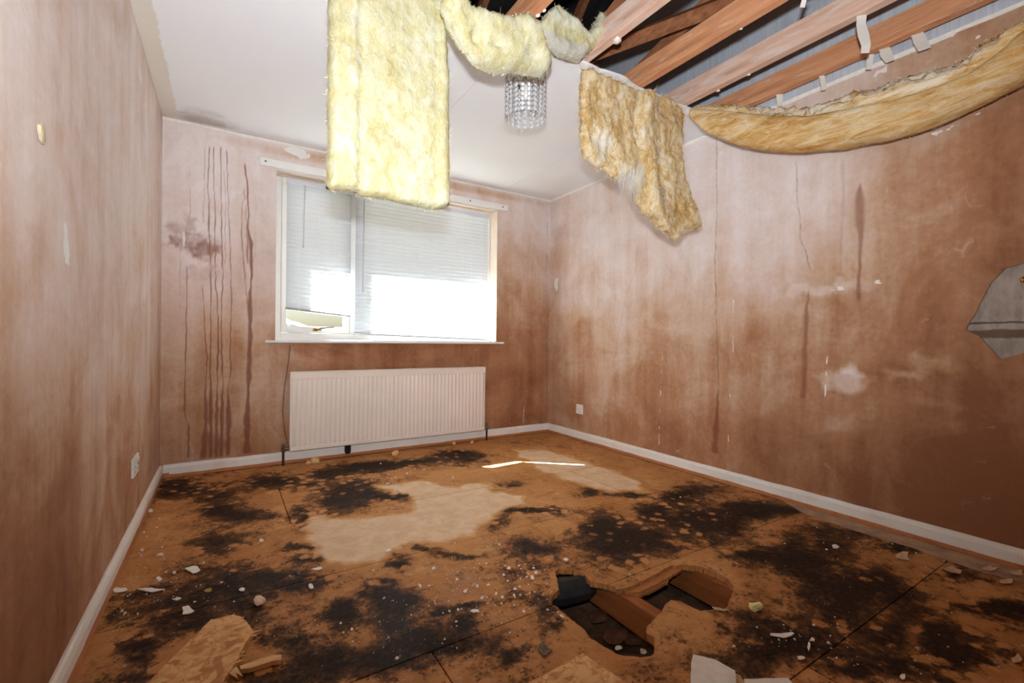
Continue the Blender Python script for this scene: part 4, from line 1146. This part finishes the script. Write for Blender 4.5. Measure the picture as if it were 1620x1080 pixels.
# torn brown batt
Y4 = -1.93
b4 = lambda zx, zy: tuple(ba_(900+zx/3.6, 90+zy/3.6, Y4)[[0, 2]])
o4 = [b4(98,55), b4(145,40), b4(160,75), b4(230,100), b4(290,130), b4(360,160), b4(430,185), b4(480,208), b4(545,210), b4(600,240), b4(650,280), b4(672,330), b4(668,420), b4(662,520), b4(665,600), b4(670,680), b4(690,760), b4(712,850), b4(732,950), b4(722,972), b4(640,985), b4(610,1010), b4(585,1040), b4(560,1005), b4(520,985), b4(490,940), b4(435,890), b4(418,800), b4(412,700), b4(425,600), b4(395,640), b4(350,690), b4(290,680), b4(255,620), b4(215,640), b4(185,600), b4(150,560), b4(138,470), b4(130,380), b4(122,250), b4(108,150)]
def ex4(x, y):
    a = b4(440, 530); b = b4(410, 300)
    cre = np.interp(y, [b4(0, 1040)[1], b4(0, 530)[1], b4(0, 180)[1]], [b4(432, 900)[0], b4(440, 530)[0], b4(400, 200)[0]])
    return .05*fbm(x*9, y*5, 3, 3) - .035*np.exp(-((x-cre)/.015)**2) + .035*np.exp(-((x-cre-.06)/.05)**2)
def mk4(x, y):
    c1 = b4(230, 500); c2 = b4(440, 780); c3 = b4(520, 800)
    r = .7*np.exp(-(((x-c1[0])/.12)**2+((y-c1[1])/.12)**2)) + .4*np.exp(-(((x-b4(380,470)[0])/.05)**2+((y-b4(380,470)[1])/.05)**2))
    g = .75*np.exp(-(((x-c3[0])/.05)**2+((y-c3[1])/.09)**2)) + .35*fbm(x*20, y*20, 3)
    d = .5*np.exp(-(((x-b4(560,300)[0])/.16)**2+((y-b4(560,300)[1])/.12)**2)) + .35*np.exp(-(((x-b4(180,220)[0])/.06)**2+((y-b4(180,220)[1])/.1)**2))
    return r, g, d
root4, V4, N4, x4, y4, d4 = batt('insulation_batt', o4, .06, .018, lambda u, v_, w: (u + .04*np.sin((v_-2.2)*5), Y4 - w - .12*(2.25-v_)*(u-2.0) + .03, v_), MAT['wool_b'], MAT['fibre_b'], 'torn brown stained insulation batt with a pointed ragged lower end', .010, .013, ex4, mk4, 3600, .016, .034)
# white glass fibres straggling from its torn left edge
v = []; f = []
for i in range(170):
    zx = RNG.uniform(270, 405); zy = RNG.uniform(600, 690)
    p = np.array([b4(zx, zy)[0], Y4-.02+RNG.normal()*.015, b4(zx, zy)[1]])
    L = RNG.uniform(.06, .20)*(.6+.5*math.exp(-((zx-350)/40)**2)); d = np.array([RNG.normal()*.16, RNG.normal()*.16, -1]); s = np.array([1, 0, 0])*.0012
    k = len(v)
    for t in (0, .35, .7, 1):
        q = p + d*L*t + np.array([math.sin(t*3+i)*.006, 0, 0]); v += [tuple(q-s*(1.1-t)), tuple(q+s*(1.1-t))]
    f += [(k+2*j, k+2*j+1, k+2*j+3, k+2*j+2) for j in range(3)]
o = mobj('straggling_fibres', mesh('straggling_fibres', v, f), MAT['fibre_w'], root4); o['kind'] = 'stuff'

# long sagging roll along the right wall
def roll():
    root = empty('insulation_roll')
    tag(root, 'long brown insulation roll sagging below the joists along the right wall', 'insulation', 'glass wool insulation hanging from the ceiling')
    st = [(1086,172,3,2.64), (1095,177,8,2.655), (1122,186,19,2.70), (1167,198,27,2.76), (1211,206,30,2.80), (1278,207,33,2.845), (1344,195,40,2.865), (1411,180,42,2.875), (1478,158,42,2.88), (1544,132,39,2.88), (1589,103,45,2.88), (1620,82,47,2.88), (1660,55,48,2.86), (1690,28,40,2.82), (1715,5,30,2.80)]
    C = []; Rr = []
    for (x, y, h, X) in st:
        p = ri_(x, y, X); C.append(p); Rr.append(h*depth(p)/FPX)
    C += [np.array([2.80, -3.44, 2.17]), np.array([2.79, -3.52, 2.31])]; Rr += [.058, .05]     # goes up between two joists
    C[0] = C[0] + np.array([0, -.03, -.008])
    C = np.array(C); Rr = np.array(Rr)
    s = np.concatenate([[0], np.cumsum(np.linalg.norm(np.diff(C, axis=0), axis=1))])
    n = 300; m_ = 64
    tt = np.linspace(0, s[-1], n)
    c = np.stack([np.interp(tt, s, C[:, k]) for k in range(3)], 1)
    ker = np.ones(9)/9
    for k in range(3):
        pad = np.concatenate([np.full(4, c[0, k]), c[:, k], np.full(4, c[-1, k])]); c[:, k] = np.convolve(pad, ker, 'valid')
    rr = np.interp(tt, s, Rr)
    tg = np.gradient(c, axis=0); tg /= np.linalg.norm(tg, axis=1)[:, None]
    sd = np.cross(tg, np.array([0, 0, 1.0])); sd /= np.linalg.norm(sd, axis=1)[:, None]
    uu = np.cross(sd, tg)
    V = []; mk = []
    th = np.linspace(0, 2*math.pi, m_, endpoint=False)
    for i in range(n):
        tw = tt[i]*.7
        lum = fbm(tt[i]*5+np.cos(th+tw)*.9, np.sin(th+tw)*.9+3, 4, 1)*.35 + fbm(tt[i]*22+np.cos(th)*2.5, np.sin(th)*2.5, 3, 2)*.13
        fold = -.34*np.exp(-(((th-.55-.2*math.sin(tt[i]*4)) )/.13)**2) - .26*np.exp(-((th-1.05-.15*math.sin(tt[i]*5+1))/.11)**2)
        crest = np.clip((th-.55)/.2, 0, 1)*np.clip((2.6-th)/.3, 0, 1)
        lum = lum + crest*(fbm(tt[i]*26+th*0, th*5+2, 4, 3, .65)*.75 + .05)
        r = rr[i]*(1+lum*.7+fold)
        P = c[i] + sd[i]*(np.cos(th)*r*.80)[:, None] + uu[i]*(np.sin(th)*r)[:, None]
        V.append(P)
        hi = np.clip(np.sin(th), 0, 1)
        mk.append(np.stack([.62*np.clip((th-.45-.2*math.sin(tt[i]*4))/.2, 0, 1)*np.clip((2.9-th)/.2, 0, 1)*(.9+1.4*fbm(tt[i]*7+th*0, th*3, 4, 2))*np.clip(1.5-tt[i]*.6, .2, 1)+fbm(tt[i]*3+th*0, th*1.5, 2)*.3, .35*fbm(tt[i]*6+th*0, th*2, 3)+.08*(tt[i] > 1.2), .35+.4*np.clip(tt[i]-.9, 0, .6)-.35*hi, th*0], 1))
    V = np.concatenate(V); mk = np.concatenate(mk)
    F = []
    for i in range(n-1):
        for k in range(m_): F.append((i*m_+k, i*m_+(k+1) % m_, (i+1)*m_+(k+1) % m_, (i+1)*m_+k))
    F += [tuple(range(m_-1, -1, -1)), tuple((n-1)*m_+k for k in range(m_))]
    me = mesh('wool', V, F); setmask(me, mk)
    mobj('wool', me, MAT['wool_r'], root, None, True)
    nr = np.array([tuple(q.normal) for q in me.vertices])
    fibres('loose_fibres', V, nr, 2600, .02, .0006, MAT['fibre_b'], root, .1)
    top = np.where(np.tile(np.sin(th) > .55, n))[0]
    fibres('edge_fibres', V, nr, 1600, .018, .0007, MAT['fibre_w'], root, -.1, top)
roll()

# ---- crystal chandelier
ch = empty('chandelier', (1.632, -1.668, H))
tag(ch, 'small drum chandelier of clear beads fixed to the ceiling', 'chandelier')
MB().lathe([(.052, 0), (.052, -.010), (.046, -.020), (.012, -.024), (.012, -.05)], (0, 0, -.0005), 'z', 24).build('ceiling_rose', MAT['chrome'], ch)
def ring(name, r, z, h, parent):
    v = []; f = []; n = 40
    for k in range(n):
        t = 2*math.pi*k/n
        for (a, b) in ((r-.004, z), (r+.004, z), (r+.004, z-h), (r-.004, z-h)): v.append((a*math.cos(t), a*math.sin(t), b))
    for k in range(n):
        for c in range(4): f.append((k*4+c, k*4+(c+1) % 4, ((k+1) % n)*4+(c+1) % 4, ((k+1) % n)*4+c))
    mobj(name, mesh(name, v, f), MAT['chrome'], parent)
ring('top_ring', .100, -.040, .012, ch); ring('inner_ring', .066, -.050, .008, ch)
for k in range(4):
    t = math.pi/2*k+.4
    MB().tube([(0, 0, -.046), (.1*math.cos(t), .1*math.sin(t), -.046)], .003, 6).build('spoke', MAT['chrome'], ch)
MB().lathe([(.011, -.05), (.014, -.06), (.014, -.085), (.018, -.10), (.022, -.125), (.018, -.148), (.006, -.158)], (0, 0, 0), 'z', 16).build('bulb', MAT['socket'], ch, None, True)
def strand(nb, rb, pitch):
    b = MB()
    for i in range(nb):
        z = -i*pitch
        # faceted disc bead facing outwards (+x)
        ringp = [(0.0, rb*math.cos(t), rb*math.sin(t)+z) for t in [2*math.pi*k/8 for k in range(8)]]
        b.add(ringp + [(rb*.55, 0, z), (-rb*.55, 0, z)], [(k, (k+1) % 8, 8) for k in range(8)] + [((k+1) % 8, k, 9) for k in range(8)])
        if i: b.box((-.0004, -.0004, z+rb*.8), (.0004, .0004, z+pitch-rb*.8))
    return mesh('bead_strand', b.v, b.f)
so, si = strand(9, .0122, .0236), strand(8, .0118, .0236)
for me in (so, si): me.materials.append(MAT['crystal'])
for k in range(19):
    t = 2*math.pi*k/19
    o = mobj('bead_strand', so, None, ch, (.102*math.cos(t), .102*math.sin(t), -.056)); o.rotation_euler = (0, 0, t)
for k in range(9):
    t = 2*math.pi*(k+.5)/9
    o = mobj('bead_strand', si, None, ch, (.066*math.cos(t), .066*math.sin(t), -.062)); o.rotation_euler = (0, 0, t)

# ---- torn paper strips hanging from the right-hand joists and filler nubs
def ribbon(name, pts, w, mat, label, cat, group=None, nrm=(1, 0, 0)):
    v = []; f = []; pts = [Vector(p) for p in pts]; n = Vector(nrm); k = len(pts)
    for i, p in enumerate(pts):
        d = (pts[min(i+1, k-1)]-pts[max(i-1, 0)]).normalized(); s = d.cross(n).normalized()
        ww = w*(.85+.3*random.random())*(1.0 if i < k-1 else .8)
        a = n*.0015
        v += [p-s*ww+a, p+s*ww+a, p+s*ww-a, p-s*ww-a]
    for i in range(k-1):
        for c in range(4): f.append((i*4+c, i*4+(c+1) % 4, i*4+4+(c+1) % 4, i*4+4+c))
    f += [(3, 2, 1, 0), tuple((k-1)*4+c for c in range(4))]
    o = mobj(name, mesh(name, v, f), mat)
    return tag(o, label, cat, group)
strips = [([(1363,33),(1362,48),(1366,65),(1370,80),(1368,93)], 2.62, 7, 'longest white paper strip dangling from the third bare joist'),
          ([(1377,86),(1376,98),(1374,110)], 2.96, 5, 'short paper strip just right of the longest dangling strip'),
          ([(1399,76),(1402,86),(1408,97)], 2.96, 8, 'wide paper tab hanging below the last joist, second from the long strip'),
          ([(1451,52),(1456,64),(1463,77)], 2.96, 9, 'broad curled paper tab hanging below the last joist near the upper right'),
          ([(1300,118),(1302,128),(1303,141)], 2.96, 4, 'narrow paper tab hanging below the last joist above the roll'),
          ([(1233,150),(1233,158),(1234,169)], 2.96, 4, 'small paper tab hanging below the last joist nearest the window'),
          ([(1277,0),(1273,8),(1269,24)], 2.25, 4, 'pale torn paper sliver hanging from the second bare joist')]
for pts, X, w, lab in strips:
    P = [ri_(x, y, X-.004*i) for i, (x, y) in enumerate(pts)]
    dz = (H+.010) - P[0][2] if X > 2.9 else (H+.012) - P[0][2]
    P = [p + np.array([0, 0, max(-.03, min(.03, dz))]) for p in P]
    ribbon('paper_strip', P, w*depth(P[0])/FPX, MAT['paper'], lab, 'paper strip', 'torn paper hanging from the joists', nrm=(.75, .62, .1))
def chunk(r, sq=(1, 1, 1), seed=0, sub=2):
    import bmesh
    bm = bmesh.new(); bmesh.ops.create_icosphere(bm, subdivisions=sub, radius=1.0)
    rr = np.random.default_rng(seed)
    off = rr.random(3)*20
    for q in bm.verts:
        k = 1 + float(fbm(np.array([q.co.x*1.4+off[0]+q.co.z]), np.array([q.co.y*1.4+off[1]-q.co.z*.7]), 3)[0])*1.1
        q.co = Vector((q.co.x*sq[0], q.co.y*sq[1], q.co.z*sq[2]))*(k*r)
    me = bpy.data.meshes.new('chunk'); bm.to_mesh(me); bm.free()
    return me
nubs = [(977,64,9,1.862,'white filler lump on the lower edge of the pale joist'), (990,27,7,1.862,'white filler lump higher on the pale joist'), (861,17,4,1.462,'white speck of filler on the leftmost visible joist'), (850,42,5,1.462,'white filler lump at the broken ceiling edge by the grey scrap'),
        (925,101,4,1.865,'white crumbs at the corner where the ceiling breaks at the pale joist'), (1136,145,4,2.63,'white filler bead under the third bare joist'), (1172,46,3,2.26,'white bead on the second bare joist'), (1185,118,3,2.63,'tiny white bead further along the third bare joist')]
for i, (x, y, h, X, lab) in enumerate(nubs):
    p = ri_(x, y, X); r = h*depth(p)/FPX
    p[2] = max(H+.011-r*.6, min(p[2], H+.02)) if i in (0, 5, 7, 3, 4) else p[2]
    o = mobj('filler_lump', chunk(r*.75, (1, 1.2, .6), 40+i, 1), MAT['flake'], None, tuple(p)); tag(o, lab, 'filler lump', 'filler lumps left on the joists')

for i, (x, y, h, cl) in enumerate(RUB):
    p = fl_(x, y, -.14); r = h*depth(p)/FPX
    mobj('rubble', chunk(r, (1.3, 1.1, .3), 120+i, 2), plain('void_rubble_lump', cl, .95, 0, .3, 20, .6), floor, tuple(p))
# ---- debris on the floor
def slab(name, poly, z, th, mat, label, cat, group=None, tilt=None, curl=0.0, rag=.004):
    """irregular flat piece lying on the floor, poly in floor coordinates"""
    P = np.array(rough(poly, max(.006, .12*np.hypot(*(np.max(poly, 0)-np.min(poly, 0)))), rag, 1, 70)); c = P.mean(0); P = P-c
    n = len(P)
    mid = P*.55
    lift = lambda q: curl*(q[:, 0]**2+q[:, 1]**2)/max(1e-6, (P**2).sum(1).max())
    z1 = lift(P); z2 = lift(mid)
    tx = tilt or (0, 0)
    tz = lambda q: tx[0]*q[:, 0]+tx[1]*q[:, 1]
    v = [(*p, h) for p, h in zip(P, z1+tz(P))] + [(*p, h+th) for p, h in zip(P, z1+tz(P))] + [(*p, h+th*1.05) for p, h in zip(mid, z2+tz(mid))] + [(0, 0, th*1.05)]
    v = np.array(v); v[:, 2] -= v[:, 2].min()
    f = [tuple(range(n-1, -1, -1))] + [(i, (i+1) % n, n+(i+1) % n, n+i) for i in range(n)] + [(n+i, n+(i+1) % n, 2*n+(i+1) % n, 2*n+i) for i in range(n)] + [(2*n+i, 2*n+(i+1) % n, 3*n) for i in range(n)]
    o = mobj(name, mesh(name, v, f), mat, None, (c[0], c[1], z))
    return tag(o, label, cat, group)
Z0 = .0016
# OSB offcuts
def board(name, poly, th, label, splints):
    c = np.mean(poly, 0); root = empty(name, (c[0], c[1], Z0))
    tag(root, label, 'board offcut')
    q = rough([tuple(np.array(p)-c) for p in poly], .012, .002, 1, 80)
    o = MB().prism(q, 0, th).build('board', MAT['osb'], root)
    for (a, b, w) in splints:
        a = np.array(a)-c; b = np.array(b)-c; d = (b-a); s = np.array([-d[1], d[0]])/np.hypot(*d)*w
        h0 = th*random.uniform(.2, .9)
        MB().add([(*(a-s), h0), (*(a+s), h0), (*b, h0*.6+.001), (*(a-s), h0+.003), (*(a+s), h0+.003), (*b, h0*.6+.003)], [(0,1,2),(5,4,3),(0,3,4,1),(1,4,5,2),(2,5,3,0)]).build('splinter', MAT['splinter'], root)
F2 = lambda x, y: tuple(fl_(x, y, .018)[:2])
zz7 = lambda x, y: F2(180+x/3.724, 790+y/3.724)
P7 = [zz7(150,1130), zz7(570,712), zz7(640,695), zz7(700,680), zz7(750,690), zz7(775,715), zz7(800,745), zz7(825,780), zz7(800,815), zz7(770,850), zz7(750,900), zz7(720,960), zz7(670,1030), zz7(610,1130), zz7(420,1500), zz7(0,1300)]
board('osb_offcut', P7, .018, 'pale strand board offcut with splintered end lying near the left skirting',
      [(zz7(690,690), zz7(712,650), .006), (zz7(740,695), zz7(768,668), .007), (zz7(800,770), zz7(862,748), .005), (zz7(790,790), zz7(858,770), .004), (zz7(800,800), zz7(845,790), .005), (zz7(750,890), zz7(790,855), .004),
       (zz7(735,915), zz7(800,905), .003), (zz7(720,950), zz7(770,930), .006), (zz7(705,980), zz7(760,1020), .008), (zz7(690,1000), zz7(735,1040), .008), (zz7(650,1060), zz7(700,1100), .006), (zz7(665,690), zz7(676,668), .004)])
bs = [zz7(745,975), zz7(800,950), zz7(870,925), zz7(940,908), zz7(988,910), zz7(985,942), zz7(930,945), zz7(860,965), zz7(790,988), zz7(748,995)]
slab('wood_splinter', bs, Z0, .012, MAT['splinter'], 'long pale wood splinter beside the strand board offcut', 'wood splinter', None, None, .004, .001)
P8 = [F2(922,1034), F2(990,1080), F2(1060,1140), F2(960,1240), F2(700,1180), F2(838,1080)]
board('osb_offcut', P8, .018, 'pointed strand board offcut at the bottom edge in front of the hole', [(F2(900,1046), F2(890,1040), .003)])
# plasterboard lump
pb = empty('plasterboard_lump', tuple(fl_(1130, 1075)[:2]) + (Z0,))
c = np.array(fl_(1130, 1075)[:2])
tag(pb, 'broken white plasterboard lump at the bottom edge right of the hole', 'plasterboard')
F3 = lambda x, y: tuple(np.array(fl_(x, y, .045)[:2])-c)
F0 = lambda x, y: tuple(np.array(fl_(x, y, 0)[:2])-c)
top = rough([F3(1097,1036), F3(1130,1044), F3(1163,1062), F3(1166,1090), F3(1130,1110), F3(1092,1100), F3(1093,1050)], .012, .002, 1, 80)
MB().prism(top, .034, .046).build('paper_face', MAT['flake'], pb)
MB().prism([(q[0]*1.0+.006, q[1]*1.0-.004) for q in rough([F3(1099,1042), F3(1130,1050), F3(1168,1062), F3(1174,1082), F3(1130,1120), F3(1092,1110), F3(1092,1062)], .012, .005, 2, 60)], 0, .034).build('gypsum_core', MAT['tan_chip'], pb)
sb = slab('plasterboard_strip', [tuple(fl_(x, y, .006)[:2]) for (x, y) in [(1178,1077),(1246,1075),(1290,1120),(1180,1110)]], Z0, .01, MAT['flake'], 'white plasterboard sliver at the bottom edge beside the lump', 'plasterboard')
# strip of old underlay along the right skirting
ul = [tuple(fl_(x, y)[:2]) for (x, y) in [(1205,826),(1250,836),(1320,852),(1400,862)]]
ulp = [(W-.022, -2.25), (W-.022, -3.6), (W-.14, -3.6), tuple(fl_(1600,918)[:2]), tuple(fl_(1545,903)[:2]), tuple(fl_(1490,884)[:2]), tuple(fl_(1440,866)[:2]), tuple(fl_(1390,852)[:2]), tuple(fl_(1330,832)[:2]), tuple(fl_(1270,812)[:2])]
slab('underlay_strip', ulp, Z0, .003, MAT['underlay'], 'strip of old brown underlay lying along the right skirting', 'underlay', None, None, 0, .006)
def flake(px, py, w, h, mat, label, cat='plaster flake', group='plaster flakes scattered on the floor', curl=.3, th=.0025, ang=None, name='plaster_flake', z=Z0):
    c = fl_(px, py); k = depth(c)/FPX
    ax = fl_(px+1, py)[:2]-c[:2]; bx = fl_(px, py+1)[:2]-c[:2]
    n = 8; poly = []
    sd = int(px*7+py*13); rr = np.random.default_rng(sd)
    a0 = 0 if ang is None else math.radians(ang)
    for i in range(n):
        t = 2*math.pi*i/n; q = rr.uniform(.5, 1.3)
        u, v_ = w/2*q*math.cos(t), h/2*q*math.sin(t)
        u, v_ = u*math.cos(a0)-v_*math.sin(a0), u*math.sin(a0)+v_*math.cos(a0)
        poly.append(tuple(c[:2]+ax*u+bx*v_))
    sz = np.hypot(*(ax*w))
    zz = z
    if name == 'plaster_flake' and px > 1480 and py < 935: zz = z+.003
    return slab(name, poly, zz, th, mat, label, cat, group, (rr.normal()*.05, rr.normal()*.05), curl*sz*.2, sz*.03)
FM, TM = MAT['flake'], MAT['tan_chip']
q7 = lambda x, y: (180+x/3.724, 790+y/3.724)
big = [(*q7(222,537), 34, 9, FM, 'largest white paint flake near the left skirting, shaped like a long curl'), (*q7(440,663), 24, 13, FM, 'white forked paint flake just beyond the strand board offcut', ), (*q7(40,538), 20, 9, FM, 'white flake resting against the left skirting'),
 (*q7(270,470), 13, 6, FM, 'oval white flake behind the largest curl'), (*q7(465,420), 20, 14, FM, 'ragged white flake cluster among pale mould rings'), (*q7(370,592), 15, 5, FM, 'thin pinkish flake between the curl and the forked flake'), (*q7(755,537), 13, 7, FM, 'white flake above the pink plaster chunk'),
 (*q7(1200,415), 15, 7, FM, 'bright white flake on the dark tail beside the dried pale area'), (*q7(1162,517), 9, 8, FM, 'small white flake left of the middle board joint'), (*q7(215,72), 9, 7, FM, 'small white flake at the left skirting nearest the window'), (*q7(868,243), 9, 4, FM, 'slim white flake on clean board left of the pale area'),
 (*z6(850,500), 46, 7, FM, 'long white sliver on the black mould right of the hole'), (*z6(940,512), 9, 7, FM, 'small white flake right of the long sliver'), (*z6(930,535), 7, 11, FM, 'upright small white flake below the one right of the sliver'), (*z6(645,417), 27, 6, TM, 'pale splinter of board at the right rim of the hole'),
 (*z6(1230,245), 28, 15, TM, 'rounded tan plaster chip nearest the right skirting end of the joint'), (*z6(1390,292), 28, 13, TM, 'rounded tan plaster chip just past the board joint at the right'), (*z6(1510,287), 22, 8, TM, 'thin tan chip lying on the underlay strip'), (*z6(1595,300), 26, 10, TM, 'tan chip on the underlay at the right edge of view'), (*z6(1565,330), 28, 10, TM, 'long tan chip in front of the underlay strip'),
 (*z6(1600,575), 18, 18, TM, 'tan plaster lump near the right edge in the foreground'), (*z6(1015,215), 12, 8, FM, 'small white chip on mould near the right skirting'), (*z6(1230,632), 11, 8, FM, 'white flake at the bottom edge in the right foreground'), (*z6(905,572), 13, 5, FM, 'small white flake near the plasterboard lump'),
 (*z5(1280,620), 15, 7, FM, 'white flake beside the round clean ring in the mould'), (*z5(1240,548), 8, 6, FM, 'bright small flake above the round clean ring'), (*z5(825,686), 6, 4, FM, 'tiny flake in the left mould patch'), (*z5(960,397), 9, 4, FM, 'small flake at the edge of the pale dried area'), (*z5(675,527), 9, 6, FM, 'small white flake below the bright flake on the dark tail')]
for q in big: flake(*q)
for i, (x, y, w) in enumerate([(*q7(858,600), 18)]):
    p = fl_(x, y+4); r = w*.5*depth(p)/FPX
    o = mobj('plaster_chunk', chunk(r, (1, .9, .75), 5), plain('pink_plaster', S(236, 206, 188), .9), None, (p[0], p[1], r*.6)); tag(o, 'pink plaster chunk beyond the strand board offcut', 'plaster chunk')
p = fl_(*z6(760, 412)); r = 11*depth(p)/FPX
tag(mobj('wool_scrap', chunk(r, (1.1, .8, .5), 15), MAT['foam'], None, (p[0], p[1], r*.42)), 'small yellow insulation scrap to the right of the hole', 'insulation')
flake(*z5(1527, 765), 22, 20, MAT['slate'], 'grey curled scrap between the hole and the strand board point', 'scrap', None, .8, .003, None, 'felt_scrap')
flake(*q7(560, 540), 16, 6, plain('green_leaf', S(150, 142, 70), .8), 'small dry olive leaf on the mould near the left', 'leaf', None, .6, .0015, -15, 'dry_leaf')
for i, (x, y, w, lab) in enumerate([(499, 729, 15, 'largest wood crumb under the left end of the radiator'), (488, 731, 9, 'smaller wood crumb left of the largest under the radiator'), (625, 717, 12, 'wood crumb under the middle of the radiator'), (717, 699, 8, 'wood crumb under the right part of the radiator'), (747, 698, 7, 'wood crumb nearest the right radiator valve')]):
    p = fl_(x, y+3); r = w*.45*depth(p)/FPX
    o = mobj('wood_crumb', chunk(r, (1, .7, .8), 60+i), MAT['splinter'], None, (p[0], min(p[1], -.055), r*.62)); tag(o, lab, 'wood crumb', 'wood crumbs below the radiator')
# small crumbs of plaster: too many and too small to count
v = []; f = []
def crumb(px, py, s):
    if py > 1030 and 1070 < px < 1310: return
    p = fl_(px, py)
    if any(inpoly(np.array([p[0]]), np.array([p[1]]), g)[0] for g in (P7, P8, ulp)): return
    if inpoly(np.array([p[0]]), np.array([p[1]]), HOLE)[0] or not (.03 < p[0] < W-.03 and p[1] < -.03): return
    r = s*depth(p)/FPX; n = len(v); a = random.random()*6.28; e = random.uniform(.4, 1)
    q = [(math.cos(a+t)*r*(1 if i % 2 else e), math.sin(a+t)*r*(1 if i % 2 else e)) for i, t in enumerate([0, 1.57, 3.14, 4.71])]
    h = r*.5
    for (x, y) in q: v.append((p[0]+x, p[1]+y, 0))
    for (x, y) in q: v.append((p[0]+x*.7, p[1]+y*.7, h+.001))
    f.extend([(n+4, n+5, n+6, n+7)] + [(n+i, n+(i+1) % 4, n+4+(i+1) % 4, n+4+i) for i in range(4)])
for (cx, cy, sx, sy, n, s) in [(z5(1250,560), 0, 0, 0, 0, 0)][:0]: pass
for (c, sx, sy, n, s) in [(z5(1280,520), 60, 30, 110, 1.6), (z5(1480,540), 45, 28, 110, 1.6), (z5(1150,600), 50, 30, 50, 1.3), (z5(1100,740), 60, 10, 40, 1.4), (z5(820,680), 70, 14, 40, 1.2), (z5(1000,120), 40, 10, 40, 1.3), (q7(300,480), 50, 30, 70, 1.6), (q7(150,250), 20, 40, 60, 1.6), (q7(40,620), 14, 40, 40, 1.8),
                         (z6(850,530), 50, 24, 60, 1.8), (z6(1050,480), 90, 50, 50, 1.4), (z6(1200,180), 70, 24, 40, 1.3), (z6(700,200), 120, 60, 40, 1.0), (z6(760,590), 60, 20, 50, 1.7), (z6(1300,560), 80, 40, 40, 1.5), (z5(600,560), 150, 60, 60, 1.2), (z5(900,330), 200, 60, 40, 1.0)]:
    for i in range(int(n*.7)):
        crumb(c[0]+RNG.normal()*sx, c[1]+RNG.normal()*sy, s*min(3.2, .35+RNG.exponential(.55)))
o = mobj('plaster_crumbs', mesh('plaster_crumbs', v, f), FM); tag(o, 'fine white plaster crumbs strewn over the chipboard floor', 'plaster crumbs', kind='stuff')
# stray fluff stuck on the left wall
p = le_(62, 207)
tag(mobj('wool_scrap', chunk(.019, (.25, 1, 1.1), 73), plain('pale_wool', S(206, 186, 156), .95, 0, .1, 50, .5), None, (.004, p[1], p[2])), 'tuft of cream insulation stuck on the left wall', 'insulation')

# ================================================================ outside the window
lw = mobj('garden_ground', mesh('garden_ground', [(-15, .31, -.5), (20, .31, -.5), (20, 30, -.5), (-15, 30, -.5)], [(0, 1, 2, 3)]), MAT['lawn'])
tag(lw, 'grey paved ground outside the window', 'ground', kind='structure')
import bmesh
for i, (x, y, sx, lab) in enumerate([(1.6, 9.0, 1.8, 'green garden bush seen through the gap under the narrow blind'), (5.2, 10.5, 2.2, 'second green garden bush further right outside')]):
    me = chunk(1.0, (sx, .8, 1.0), 90+i, 4)
    o = mobj('garden_bush', me, MAT['leaf'], None, (x, y, .2)); tag(o, lab, 'bush')
